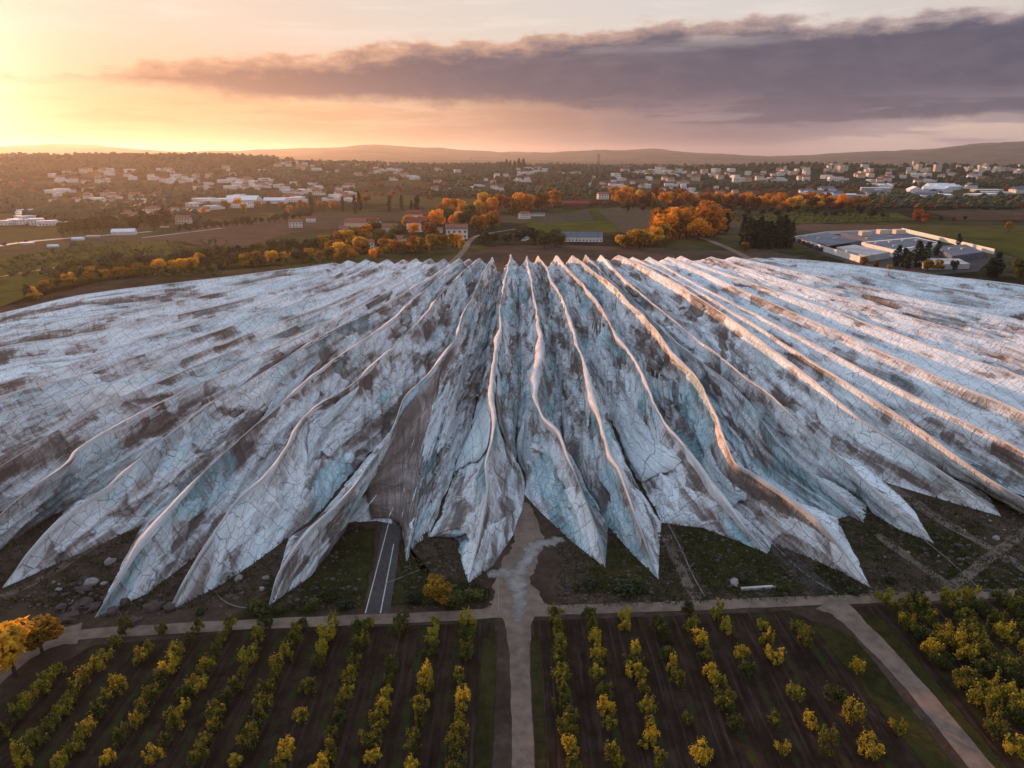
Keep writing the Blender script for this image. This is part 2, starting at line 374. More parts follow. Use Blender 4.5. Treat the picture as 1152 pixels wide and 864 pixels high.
# weathered pale sheet / rock skin of the ridges; UV is in metres (along, down)
def ridgemat():
    m_, n, b, o = mat('weathered_pale_skin'); UV = n.new('ShaderNodeUVMap').outputs[0]
    pat = n.new('ShaderNodeAttribute', attribute_name='pat').outputs['Color']; tone, teal, rust = n.sep(pat)[:3]
    streak = n.noise(n.mapping(UV, (.05, .75, 1), (0, 0, .12)), 1.0, 5, .65)
    fall = n.noise(n.mapping(UV, (.95, .12, 1), (0, 0, .62)), 1.0, 4, .65)
    fine = n.noise(UV, 1.5, 5, .7)
    k = n.m('ADD', tone, n.m('ADD', n.m('MULTIPLY', n.m('SUBTRACT', streak, .5), .75), n.m('MULTIPLY', n.m('SUBTRACT', fall, .5), .40)))
    wl = n.vm('ADD', UV, n.mix(1.0, n.vm('SUBTRACT', n.noise(UV, .35, 3, .5, out=1), (.5, .5, .5)), (1.6, 1.6, 0), 'MULTIPLY'))
    v2 = n.sep(n.voro(n.mapping(wl, (.15, .34, 1), (0, 0, -.3)), 1.0))[0]
    k = n.m('ADD', k, n.m('MULTIPLY', n.m('SUBTRACT', v2, .5), .26))
    c = n.ramp(k, [(.22, (.13, .09, .075)), (.36, (.27, .215, .195)), (.46, (.50, .465, .455)), (.58, (.68, .69, .715)), (.80, (.82, .85, .87))])
    c = n.mix(n.m('MULTIPLY', teal, n.ss(fall, .35, .6, .25, .8)), c, (.25, .50, .57))
    c = n.mix(n.m('MULTIPLY', rust, n.ss(streak, .38, .6, .1, .8)), c, (.17, .105, .078))
    e1 = n.voro(n.mapping(wl, (.36, .62, 1), (0, 0, .2)), 1.0, 'DISTANCE_TO_EDGE', 'Distance')
    lu, lv, _2 = n.sep(n.mapping(wl, (1, 1, 1), (0, 0, .30)))[:3]
    ln = n.m('ABSOLUTE', n.m('SUBTRACT', n.m('FRACT', n.m('MULTIPLY', lv, .42)), .5))
    lm = n.m('ABSOLUTE', n.m('SUBTRACT', n.m('FRACT', n.m('MULTIPLY', lu, .20)), .5))
    g_ = n.noise(UV, .06, 3, .6)
    c1 = n.m('MULTIPLY', n.ss(e1, .045, .0), n.ss(g_, .44, .54, .25, 1.0))
    gl = n.m('MULTIPLY', n.m('MAXIMUM', n.ss(ln, .05, .0), n.ss(lm, .028, .0)), n.ss(g_, .55, .46, .2, 1.0))
    c = n.mix(n.ss(fine, .40, .72, 0.0, .4), c, n.mix(1.0, c, (.66, .60, .56), 'MULTIPLY'))
    c = n.mix(n.m('MULTIPLY', n.m('MAXIMUM', c1, gl), .72), c, (.06, .042, .036))
    n.put(b.inputs['Base Color'], c); b.inputs['Roughness'].default_value = .6; b.inputs['Specular IOR Level'].default_value = .3
    bump(n, b, n.m('ADD', n.m('MULTIPLY', fall, 1.6), n.m('ADD', n.m('MULTIPLY', fine, .45), n.m('MULTIPLY', streak, 1.0))), .5, .85); return m_
M['skin'] = ridgemat()
m_, n, b, o = mat('crest_strip_skin'); UV = n.new('ShaderNodeUVMap').outputs[0]
at_ = n.new('ShaderNodeAttribute', attribute_type='OBJECT', attribute_name='["seed"]').outputs['Fac']
u, v, _ = n.sep(UV)[:3]; S = n.xyz(u, v, n.m('MULTIPLY', at_, 11.0))
k = n.noise(n.mapping(S, (.12, .9, 1)), 1.0, 7, .65); k2 = n.noise(S, 2.0, 6, .7)
c = n.ramp(n.m('ADD', n.m('MULTIPLY', k, .7), n.m('MULTIPLY', k2, .3)), [(.34, (.34, .28, .26)), (.46, (.55, .51, .50)), (.62, (.74, .73, .74))])
n.put(b.inputs['Base Color'], c); bump(n, b, n.m('ADD', k, k2), .3); M['crest'] = m_

# ------------------------------------------------------------------ ground sheet, roads
def axis(a, b_, n_, p=3.0, c=0.0):
    t = np.linspace(-1, 1, n_); s_ = np.sinh(p * t) / np.sinh(p)
    return np.where(s_ < 0, c + s_ * (c - a), c + s_ * (b_ - c))
xs = axis(-24000, 24000, 420, 4.6); ys = axis(-900, 26000, 520, 4.6, 0)
XX, YY = np.meshgrid(xs, ys); ZZ = terr(XX, YY)
V = np.stack([XX, YY, ZZ], -1).reshape(-1, 3); nx, ny = len(xs), len(ys)
i_ = (np.arange(ny - 1)[:, None] * nx + np.arange(nx - 1)[None]).ravel()
tag(meshobj('ground', V, np.stack([i_, i_ + 1, i_ + 1 + nx, i_ + nx], -1), M['ground'], smooth=True), kind='structure')
def spline(pts, n_=12):
    pts = [np.array(p, float) for p in pts]; out = []
    for i in range(len(pts) - 1):
        p0 = pts[max(i - 1, 0)]; p1 = pts[i]; p2 = pts[i + 1]; p3 = pts[min(i + 2, len(pts) - 1)]
        for j in range(n_):
            t = j / n_; out.append(.5 * ((2 * p1) + (-p0 + p2) * t + (2 * p0 - 5 * p1 + 4 * p2 - p3) * t * t + (-p0 + 3 * p1 - 3 * p2 + p3) * t ** 3))
    out.append(pts[-1]); return np.array(out)
def strip(name, pts, width, z, m_, kind='structure', image=True, jit=.07, far=False, **kw):
    if image: pts = [(hit(*p) if far else at(*p)) for p in pts]
    P = spline(pts, 14); T = np.gradient(P, axis=0); Nn = np.stack([-T[:, 1], T[:, 0]], -1); Nn /= np.linalg.norm(Nn, axis=1)[:, None] + 1e-9
    wd = np.interp(np.linspace(0, 1, len(P)), np.linspace(0, 1, len(width)), width) if isinstance(width, (list, tuple)) else np.full(len(P), width)
    s_ = np.arange(len(P)); wl = wd / 2 * (1 + jit * 2 * fbm(s_ * .35, s_ * 0, 3)); wr = wd / 2 * (1 + jit * 2 * fbm(s_ * .35, s_ * 0, 31))
    zz = (terr(P[:, 0], P[:, 1]) + z) if far else np.full(len(P), z)
    L = np.stack([P[:, 0] + Nn[:, 0] * wl, P[:, 1] + Nn[:, 1] * wl, zz], -1); Rr = np.stack([P[:, 0] - Nn[:, 0] * wr, P[:, 1] - Nn[:, 1] * wr, zz], -1)
    ts = (0, .25, .5, .75, 1); V = np.stack([L * (1 - t) + Rr * t for t in ts], 1); k = len(P); pt = np.tile(np.array([0, .75, 1, .75, 0])[None, :, None], (k, 1, 3)); pt[0] = 0; pt[-1] = 0
    ix = np.arange(k)[:, None] * 5 + np.arange(5)[None]; q = np.stack([ix[:-1, :-1], ix[:-1, 1:], ix[1:, 1:], ix[1:, :-1]], -1).reshape(-1, 4)
    o = meshobj(name, V.reshape(-1, 3), q, m_, pat=pt.reshape(-1, 3))
    return tag(o, kind=kind, **kw)
def sheet(name, pts, z, m_, image=True, far=False, jit=.6, kind='structure', sub=6):
    if image: pts = [(hit(*p) if far else at(*p)) for p in pts]
    P = []
    for i in range(len(pts)):
        a, b_ = np.array(pts[i], float), np.array(pts[(i + 1) % len(pts)], float)
        for j in range(sub): P.append(a + (b_ - a) * j / sub)
    P = np.array(P); s_ = np.arange(len(P)); P[:, 0] += fbm(s_ * .7, s_ * 0, 5) * jit; P[:, 1] += fbm(s_ * .7, s_ * 0 + 9, 6) * jit
    P[:, 2] = z + (terr(P[:, 0], P[:, 1]) if far else 0)
    k = len(P); c = P.mean(0); P2 = P * .72 + c * .28; P2[:, 2] = z + (terr(P2[:, 0], P2[:, 1]) if far else 0); c[2] = z + (float(terr(c[0], c[1])) if far else 0)
    i = np.arange(k); j = (i + 1) % k; F = [(int(a), int(b_), int(b_) + k, int(a) + k) for a, b_ in zip(i, j)] + [(int(a) + k, int(b_) + k, 2 * k) for a, b_ in zip(i, j)]
    return tag(meshobj(name, np.vstack([P, P2, c[None]]), F, m_, pat=np.concatenate([np.zeros((k, 3)), np.ones((k + 1, 3))])), kind=kind)
sheet('orchard_soil', [(-80, 30, 0), (-3.2, 30, 0), (-3.2, 104, 0), (-40, 102.5, 0), (-72, 98, 0), (-78, 90, 0)], .02, M['orchsoil'], image=False)
sheet('orchard_soil', [(4.2, 30, 0), (62, 30, 0), (60, 98, 0), (52, 107.5, 0), (4.2, 104.5, 0)], .02, M['orchsoil'], image=False)
sheet('orchard_soil', [(68, 30, 0), (150, 30, 0), (150, 114, 0), (64, 108.5, 0)], .02, M['orchsoil'], image=False)
sheet('verge', [(-6.2, 45, 0), (-2.6, 45, 0), (-2.6, 104, 0), (-5, 104, 0)], .03, M['vergeS'], image=False, jit=.5)
sheet('verge', [(2.6, 45, 0), (4.6, 45, 0), (5, 104, 0), (3.4, 104, 0)], .03, M['vergeS'], image=False, jit=.5)
sheet('verge', [(58.5, 45, 0), (63, 45, 0), (60, 104, 0), (54, 106.5, 0)], .03, M['vergeS'], image=False, jit=1)
sheet('verge', [(65, 45, 0), (69, 45, 0), (68, 109, 0), (63, 108, 0)], .03, M['vergeS'], image=False, jit=1)
strip('dirt_track', [(593, 1000), (589, 864), (586, 780), (584, 730), (583, 692)], [3.2, 3.2, 3.2, 3.4, 6], .050, M['dirt'])
strip('dirt_road', [(-260, 728), (0, 728), (80, 715), (200, 707), (340, 700), (470, 695), (560, 690), (640, 686), (760, 682), (860, 678), (945, 675), (1050, 671), (1160, 667), (1400, 655)], 2.9, .060, M['dirt'])
strip('dirt_track', [(1230, 1000), (1105, 864), (1040, 785), (990, 730), (950, 690), (930, 678)], [3.6, 3.6, 3.6, 4.5, 7], .050, M['dirt'])
strip('dirt_track', [(-200, 905), (-60, 800), (0, 752), (50, 722), (90, 712)], [9, 8, 6, 5, 6], .054, M['dirt'])
strip('dirt_track', [(583, 694), (582, 675), (576, 655), (583, 635), (594, 612), (590, 585), (585, 566)], [16, 10, 7, 7, 6.5, 6, 4], .045, M['dirt'], jit=.12)
strip('chalk_patch', [(582, 700), (584, 684), (584, 668), (580, 655), (584, 642), (594, 630), (600, 616), (616, 610), (634, 606)], [2, 4, 5, 5.5, 5, 4, 5.5, 5, 3], .085, M['chalkS'], jit=.3)
strip('chalk_patch', [(548, 648), (566, 645), (588, 652)], [3, 6, 4], .08, M['chalkS'], jit=.3)
# service roads
strip('service_road', [(424, 696), (434, 640), (441, 590), (446, 570)], 4.3, .035, M['asphalt'], jit=.02)
for a, bb in (((411, 690), (437, 590)), ((428, 690), (443, 612))):
    strip('road_line', [a, tuple((np.array(a) + np.array(bb)) / 2), bb], .2, .055, M['white_line'], jit=.05)
strip('service_road', [(928, 668), (905, 645), (878, 618), (862, 600)], [5, 4.5, 4.5, 5], .035, M['asphalt'], jit=.04)
sheet('grass_patch', [(752, 588), (800, 590), (850, 610), (905, 655), (890, 663), (800, 668), (775, 640)], .015, M['grass'])
sheet('grass_patch', [(900, 640), (925, 630), (975, 668), (945, 672)], .017, M['grass'])
sheet('grass_patch', [(330, 690), (345, 610), (390, 586), (430, 590), (412, 688)], .016, M['grass'])
sheet('grass_patch', [(432, 685), (448, 600), (470, 640), (560, 665), (555, 682)], .018, M['grass'])
sheet('grass_patch', [(640, 670), (690, 600), (740, 640), (735, 672)], .016, M['vergeS'])
strip('dirt_track', [(1000, 545), (1060, 585), (1110, 615), (1180, 655)], 4.0, .035, M['dirtS'], jit=.1)
strip('dirt_track', [(1065, 665), (1110, 630), (1152, 598), (1200, 565)], 3.4, .045, M['dirtS'], jit=.1)
strip('dirt_track', [(985, 600), (1040, 640), (1085, 668)], 3.4, .040, M['dirtS'], jit=.1)
strip('dirt_track', [(748, 600), (765, 640), (785, 676)], 3.2, .035, M['dirtS'], jit=.2)
strip('dirt_track', [(0, 672), (50, 650), (110, 612), (170, 585)], 3.0, .035, M['dirtS'], jit=.2)
# ------------------------------------------------------------------ the fan of ridges
HF = ([0, .1, .2, .38, .6, .8, 1.0], [0, 3.6, 7.2, 11.5, 16.2, 21, 27])
def hcrest(f, hm): return np.interp(f, *HF) * hm / 27.0
# crest lines traced from the tip on the ground to the rear rim; 'tl'/'tr' = foot of the toe left/right; last item: label
RG = [
 dict(c=[(-60, 366), (20, 348), (90, 332), (200, 318), (300, 306), (375, 296)], hm=19, lab='low outermost ridge along the left edge of the fan beside the dark cypress'),
 dict(c=[(-200, 425), (0, 373), (100, 356), (200, 338), (300, 318), (370, 302), (392, 293)], hm=21, lab='low flat ridge second from the left edge of the fan'),
 dict(c=[(-330, 480), (-120, 425), (0, 391), (100, 376), (135, 366), (200, 354), (300, 330), (380, 308), (412, 292)], hm=22, lab='shallow pale ridge third from the left edge of the fan'),
 dict(c=[(-400, 560), (-150, 480), (0, 431), (75, 411), (145, 386), (200, 370), (300, 340), (400, 307), (436, 292)], hm=23, lab='shallow ridge with thin bright crest fourth from the left edge of the fan'),
 dict(c=[(-400, 605), (-150, 500), (0, 446), (100, 420), (150, 402), (200, 388), (300, 352), (380, 325), (425, 307), (454, 292)], hm=24, lab='shallow ridge with orange lit crest fifth from the left edge of the fan'),
 dict(c=[(-330, 635), (-120, 535), (0, 479), (60, 455), (140, 425), (200, 405), (300, 368), (380, 338), (430, 314), (468, 291)], hm=25, lab='streaked ridge with brown stains sixth from the left edge of the fan'),
 dict(c=[(-230, 660), (-80, 575), (0, 526), (70, 480), (130, 450), (200, 420), (245, 402), (320, 372), (390, 338), (440, 314), (484, 291)], hm=26, lab='blue grey ridge seventh from the left whose toe lies outside the photograph'),
 dict(c=[(-90, 668), (-35, 618), (5, 575), (38, 548), (75, 522), (92, 503), (140, 474), (200, 443), (250, 420), (310, 391), (370, 361), (400, 345), (460, 314), (500, 291)], hm=26.5, tr=[(-20, 632), (40, 592)], nr=(74, 572), lab='ridge with pale blue flap whose toe is cut off by the left edge'),
 dict(c=[(3, 662), (38, 616), (72, 582), (118, 551), (140, 531), (168, 508), (200, 480), (236, 455), (275, 433), (312, 410), (360, 380), (405, 356), (445, 335), (485, 312), (517, 291)], hm=27, tr=[(60, 636), (118, 610)], nr=(160, 590), lab='long ridge whose pointed toe ends left of the scattered white boulders'),
 dict(c=[(107, 695), (132, 655), (158, 612), (194, 571), (232, 530), (262, 501), (290, 476), (325, 446), (350, 424), (365, 413), (400, 389), (440, 360), (465, 338), (492, 315), (528, 291)], hm=27, tr=[(165, 668), (212, 632)], nr=(240, 612), lab='long brown and grey ridge whose toe points at the rock heap above the golden trees'),
 dict(c=[(190, 688), (203, 662), (225, 625), (248, 592), (272, 560), (302, 535), (322, 508), (336, 480), (362, 454), (385, 441), (402, 430), (428, 404), (455, 379), (478, 355), (497, 332), (518, 310), (541, 291)], hm=27, tr=[(245, 660), (288, 632)], nr=(325, 604), lab='ridge with cracked pale toe third to the left of the dirt track fork'),
 dict(c=[(303, 681), (312, 650), (330, 622), (350, 596), (374, 573), (397, 548), (418, 520), (438, 492), (448, 470), (458, 447), (474, 430), (498, 403), (514, 375), (523, 352), (533, 330), (544, 308), (555, 289)], hm=27, tr=[(350, 648), (376, 614), (388, 588), (424, 586), (452, 592), (457, 633), (468, 612)], nr=(482, 604), wn=.36, lab='ridge with narrow bent toe and an overhanging brown flap above the asphalt strip'),
 dict(c=[(527, 656), (536, 620), (544, 580), (549, 552), (547, 522), (555, 494), (558, 465), (557, 430), (559, 400), (565, 372), (563, 350), (567, 325), (572, 302), (575, 287)], hm=27.3, tl=[(519, 632), (512, 605)], tr=[(555, 636), (577, 602), (588, 572)], nl=(482, 604), nr=(590, 556), lab='steep ridge with orange crest whose toe ends just left of the pale chalk patch'),
 dict(c=[(681, 639), (672, 600), (661, 568), (652, 545), (642, 520), (632, 490), (622, 477), (613, 468), (606, 450), (606, 425), (610, 398), (609, 370), (604, 345), (600, 322), (596, 305), (592, 288)], hm=27.3, tl=[(642, 608), (606, 574)], tr=[(683, 612)], nl=(590, 556), nr=(684, 592), lab='steep ridge just right of the chalk patch with broad orange lit notches on its crest'),
 dict(c=[(741, 652), (727, 612), (712, 568), (699, 530), (690, 514), (681, 485), (672, 455), (663, 425), (657, 402), (648, 380), (641, 358), (635, 340), (624, 318), (614, 300), (605, 287)], hm=27.3, tl=[(712, 624)], tr=[(742, 612)], nl=(684, 592), nr=(744, 588), lab='ridge with long orange lit crest band and slit toe second right of the track fork'),
 dict(c=[(863, 623), (842, 598), (818, 562), (796, 532), (775, 503), (756, 482), (745, 465), (735, 445), (722, 420), (707, 395), (690, 370), (676, 345), (658, 322), (640, 303), (626, 287)], hm=27.3, tl=[(828, 608), (790, 594)], tr=[(866, 620)], nl=(746, 590), nr=(868, 612), lab='smooth checked ridge ending above the dark green grass patch'),
 dict(c=[(979, 661), (958, 632), (936, 602), (914, 580), (878, 553), (846, 532), (826, 520), (813, 490), (804, 462), (788, 430), (770, 408), (752, 390), (730, 362), (708, 340), (688, 320), (665, 303), (645, 287)], hm=27.3, tl=[(945, 643), (905, 625)], tr=[(962, 625)], nl=(870, 606), nr=(942, 584), lab='twisted ridge with glowing orange broken patches near its long toe'),
 dict(c=[(972, 588), (948, 562), (912, 531), (884, 505), (865, 484), (846, 458), (820, 432), (788, 405), (755, 378), (726, 352), (700, 328), (678, 306), (660, 287)], hm=27, tl=[(955, 580)], tr=[(974, 578)], nl=(940, 576), nr=(976, 566), lab='short smooth pale blue ridge right of the ridge with orange broken patches'),
 dict(c=[(1050, 611), (1020, 585), (985, 552), (944, 515), (902, 478), (868, 446), (840, 425), (812, 403), (780, 378), (748, 352), (715, 325), (692, 303), (676, 287)], hm=27, tl=[(1012, 596), (982, 578)], tr=[(1030, 578)], nl=(974, 562), nr=(1000, 544), lab='ridge with brown and turquoise broken skin ending in a needle shaped toe'),
 dict(c=[(1126, 581), (1092, 553), (1052, 526), (1010, 497), (972, 474), (940, 448), (900, 415), (852, 380), (810, 350), (765, 321), (722, 298), (695, 287)], hm=27, tl=[(1080, 568), (1030, 553)], tr=[(1118, 566)], nl=(1002, 540), nr=(1110, 556), lab='broad brown streaked ridge whose toe lies above the crossing field tracks at right'),
 dict(c=[(1235, 612), (1185, 580), (1130, 549), (1090, 522), (1050, 492), (1010, 466), (965, 438), (900, 398), (850, 366), (800, 336), (752, 309), (712, 289)], hm=26.5, tl=[(1180, 590), (1140, 572)], lab='pale grey ridge cut by the right edge just above the bare field tracks'),
 dict(c=[(1330, 620), (1220, 551), (1152, 508), (1100, 481), (1050, 457), (1000, 431), (950, 405), (900, 379), (850, 353), (800, 328), (755, 303), (730, 289)], hm=26, lab='pale ridge eighth from the right edge of the fan'),
 dict(c=[(1450, 625), (1270, 530), (1152, 464), (1050, 421), (950, 376), (850, 333), (785, 303), (752, 289)], hm=25, lab='pale ridge with fine cross cracks seventh from the right edge of the fan'),
 dict(c=[(1560, 600), (1300, 490), (1152, 425), (1050, 390), (950, 354), (850, 319), (790, 298), (766, 288)], hm=24, lab='blue grey ridge sixth from the right edge of the fan'),
 dict(c=[(1560, 535), (1300, 445), (1152, 392), (1050, 364), (950, 335), (860, 308), (800, 289)], hm=23, lab='blue grey low ridge fifth from the right edge of the fan'),
 dict(c=[(1500, 470), (1300, 405), (1152, 362), (1050, 340), (950, 317), (880, 301), (825, 289)], hm=22, lab='low ridge with rusty stain fourth from the right edge of the fan'),
 dict(c=[(1440, 408), (1300, 372), (1152, 338), (1050, 322), (950, 306), (900, 298), (850, 290)], hm=20.5, lab='low pale ridge next to last on the right side of the fan'),
 dict(c=[(1340, 352), (1250, 338), (1152, 321), (1050, 309), (960, 298), (900, 292), (868, 290)], hm=18.5, lab='low outermost ridge on the right beside the walled compound'),
]
class Path:
    def __init__(s, P):
        s.P = np.array(P, float); d = np.linalg.norm(np.diff(s.P[:, :2], axis=0), axis=1); s.a = np.concatenate([[0], np.cumsum(d)]); s.L = s.a[-1]
    def __call__(s, f):
        q = np.asarray(f) * s.L; return np.stack([np.interp(q, s.a, s.P[:, k]) for k in range(3)], -1)
    def near(s, p):
        f = np.linspace(0, 1, 800); return f[np.argmin(np.linalg.norm(s(f)[:, :2] - np.array(p)[:2], axis=1))]
for i, r in enumerate(RG):
    pts = spline([(*p, 0) for p in r['c']], 10); y0, y1 = r['c'][0][1], r['c'][-1][1]
    P = [at(x, y, float(hcrest(np.clip((y0 - y) / (y0 - y1), 0, 1), r['hm']))) for x, y, _ in pts]
    P = np.array(P); r['wob'] = 1
    end = P[-1]; dr = P[-1, :2] - P[-12, :2]; dr /= np.linalg.norm(dr)
    for k in range(1, 9):                       # the back slope, out of sight, down to the field behind
        P = np.vstack([P, [*(end[:2] + dr * k * 4.5), end[2] * (1 - (k / 8.) ** 1.3) + .0]])
    r['path'] = Path(P); r['frear'] = 1 - 36. / r['path'].L
def g_pt(p): return at(*p, 0.0)
def valley(i, j, notch, wi, wj, n_=90):
    A, B = RG[i]['path'], RG[j]['path']; s_ = np.linspace(0, 1, n_)
    a = A(wi + (1 - wi) * s_); c = B(wj + (1 - wj) * s_); mid = (a + c) / 2
    gap = np.linalg.norm((a - c)[:, :2], axis=1)
    amp = np.clip(gap * np.interp(i + .5, [2, 7, 11, 16, 19, 23], [.26, .55, 1.35, 1.35, .55, .24]), 0, 17) * (1 - np.interp(i + .5, [8, 11, 16, 18], [.8, .85, .85, .8]) * s_ ** 3.5)
    z = np.minimum(a[:, 2], c[:, 2]) - amp
    bl = np.exp(-s_ / .07); mid[:, :2] += (np.array(notch)[:2] - mid[0, :2]) * bl[:, None]
    z = np.maximum(z * sst(s_, 0, .14) + 0 * s_, -.4); z = np.where(s_ > .93, np.minimum(z, mid[:, 2]), z)
    mid[:, 2] = z; return mid
NR = len(RG)
for i in range(-1, NR):                          # valley between ridge i and i+1 (open ground at both ends)
    if i in (-1, NR - 1):
        k = 0 if i < 0 else NR - 1; A = RG[k]['path']; s_ = np.linspace(0, 1, 90); a = A(s_); T = np.gradient(a, axis=0); nn = np.stack([-T[:, 1], T[:, 0]], -1); nn /= np.linalg.norm(nn, axis=1)[:, None] + 1e-9
        sgn = 1 if i >= 0 else -1
        # outward side
        c0 = RG[k + (1 if k == 0 else -1)]['path'](s_); side = np.sign(np.sum((a - c0)[:, :2] * nn, axis=1)).mean(); side = 1 if side > 0 else -1
        off = 3 + a[:, 2] * 1.15; out = a.copy(); out[:, :2] += nn * (side * off)[:, None]; out[:, 2] = -.4
        if k == 0: RG[0]['BL'] = (Path(out), 0.0, None)
        else: RG[k]['BR'] = (Path(out), 0.0, None)
        continue
    A, B = RG[i], RG[i + 1]
    if A.get('nr'): notch = g_pt(A['nr']); wi = A.get('wn') or A['path'].near(notch)
    elif B.get('nl'): notch = g_pt(B['nl']); wi = A['path'].near(notch)
    else:
        wi = .16; t = (A['path'](.16) + B['path'](.16)) / 2; notch = t * [1, 1, 0]
    wj = B['path'].near(notch)
    wi = min(max(wi, .05), .6); wj = min(max(wj, .05), .6)
    Vv = valley(i, i + 1, notch, wi, wj)
    pa = [A['path'](0.0) * [1, 1, 0]] + [g_pt(p) for p in A.get('tr', [])] + [Vv[0] * [1, 1, 0]]
    pb = [B['path'](0.0) * [1, 1, 0]] + [g_pt(p) for p in B.get('tl', [])] + [Vv[0] * [1, 1, 0]]
    A['BR'] = (Path(pa), wi, Path(Vv)); B['BL'] = (Path(pb), wj, Path(Vv))
def base_at(spec, f):
    toe, wn, val = spec
    if val is None: return toe(f)
    a = toe(np.clip(f / wn, 0, 1)); b_ = val(np.clip((f - wn) / (1 - wn), 0, 1))
    return np.where((f < wn)[:, None], a, b_)
def face_grid(r, side, seed):
    path = r['path']; near = 1.0
    dmin = path.P[:, 1].min()
    n_ = int(path.L / (.42 if dmin < 200 and abs(path.P[0, 0]) < 130 else .75)); f = np.linspace(0, 1, n_)
    C = path(f); B = base_at(r[side], f)
    # wavering crest and foot
    s_ = f * path.L
    taper = sst(f, 0, .12)
    wb = float(np.interp(seed // 2 - 5, [3, 8, 11, 16, 19, 23], [.25, .5, 1, 1, .6, .3]))
    C = C + np.stack([fbm(s_ / 26, s_ * 0 + r['sd'], 4) * 1.3, fbm(s_ / 26, s_ * 0 + r['sd'], 5) * .7, fbm(s_ / 14, s_ * 0 + r['sd'], 6) * .7], -1) * taper[:, None] * wb
    wd = np.linalg.norm(B - C, axis=1); m_ = int(np.clip(np.percentile(wd, 80) / .5, 10, 46)); v = np.linspace(0, 1, m_)
    G = B[:, None] + (C - B)[:, None] * v[None, :, None]
    hh = (C[:, 2] - B[:, 2])[:, None]
    G[..., 2] -= hh * .10 * np.sin(np.pi * v)[None]
    G[..., 2] += hh * .05 * np.sin(2 * np.pi * v)[None]
    U = np.repeat(s_[:, None], m_, 1); Q = (1 - v)[None] * wd[:, None]
    gu = np.gradient(G, axis=0); gv = np.gradient(G, axis=1); nrm = np.cross(gv, gu) if side == 'BL' else np.cross(gu, gv)
    nrm /= np.linalg.norm(nrm, axis=-1)[..., None] + 1e-9
    nrm = np.where(nrm[..., 2:3] < 0, -nrm, nrm)
    sg = seed * 7.31
    fold = 1 - np.abs(2 * fbm((U * .75 + Q * .95) / 3.4 + sg, (U * .4 - Q * .5) / 16, seed, 3))
    fold2 = 1 - np.abs(2 * fbm((U * .8 + Q * 1.0) / 9.0 + sg, (U * .5 - Q * .6) / 30, seed + 3, 3))
    pl = plates(U / 9.5 + fbm(U / 20, Q / 9, seed + 8, 2) * .6 + sg, (Q + U * .22) / 5.5, seed)
    pl2 = plates(U / 27 + sg, (Q - U * .16) / 8.5, seed + 77)
    fb = fbm(U / 5, Q / 3.2, seed + 40, 4)
    wgt = np.clip(wd / 9, .25, 1.2)[:, None] * np.sin(np.pi * np.clip(v, 0, 1) ** .8)[None] ** .55
    ctr = float(np.interp(seed // 2 - 5, [3, 8, 11, 16, 18, 22], [.12, .35, 1.0, 1.0, .45, .12])); calm = float(np.interp(seed // 2 - 5, [3, 8, 18, 22], [.22, .75, .75, .28]))
    lng = fbm(U / 42 + sg, (Q + U * .03) / 1.9, seed + 50, 4)
    tri = lambda x: np.abs((x % 1.0) - .5) * 2
    ph1 = (U * .62 + Q * .95) / 4.6 + fbm(U / 22 + sg, Q / 16, seed + 61, 3) * 1.5; fold = 1 - tri(ph1) * (.4 + 1.2 * np.abs(vnoise(U / 9, Q / 12, seed + 62) + .5))
    ph2 = (Q + U * .02) / 4.2 + fbm(U / 38 + sg, Q / 11, seed + 63, 3) * 1.5; pleat = (1 - tri(ph2)) * (.3 + 1.4 * (vnoise(U / 30, Q / 6, seed + 64) + .5))
    d = (fold * 1.25 + fold2 * 1.4 - 1.9) * (.25 + .75 * sst(f, .12, .34))[:, None] * ctr + (pl * 1.1 + pl2 * (2.6 - 1.2 * ctr) + fb * .16) * calm + lng * .2 + (pleat - .5) * 1.15 * (1 - .75 * ctr)
    pid = np.abs((pl * 37.7 + pl2 * 11.3)) % 1
    tone = .535 + float(np.interp(seed // 2 - 5, [3, 8, 18, 22], [.11, .02, .02, .14])) - .05 * ctr + fbm(U / 26 + sg, Q / 5, seed + 5, 4) * .48 + (plates(U / 9.5 + fbm(U / 20, Q / 9, seed + 8, 2) * .6 + sg, (Q + U * .22) / 5.5, seed) * .40) + pl2 * .40
    teal = sst(fbm(U / 24 + 40 + sg, Q / 8, seed // 2 + 6, 4), .12, .32) * .85 * (.3 + .7 * ctr) + .15 * (Q / (wd[:, None] + 1)) * ctr
    rust = sst(fbm(U / 34 + 90 + sg, Q / 3.5, seed // 2 + 16, 4), .27, .5)
    pat = np.clip(np.stack([tone, teal, rust], -1), 0, 1)
    G = G + nrm * (d * wgt)[..., None]
    ix = np.arange(n_)[:, None] * m_ + np.arange(m_)[None]
    q = np.stack([ix[:-1, :-1], ix[1:, :-1], ix[1:, 1:], ix[:-1, 1:]], -1).reshape(-1, 4)
    if side == 'BR': q = q[:, ::-1]
    return G, q, np.stack([U + seed * 91.3, Q + (50 if side == 'BL' else 0)], -1), C, nrm, wd, f, v, pat
GROUP = 'pale weathered ridges spreading like a fan'
ROOTS = []
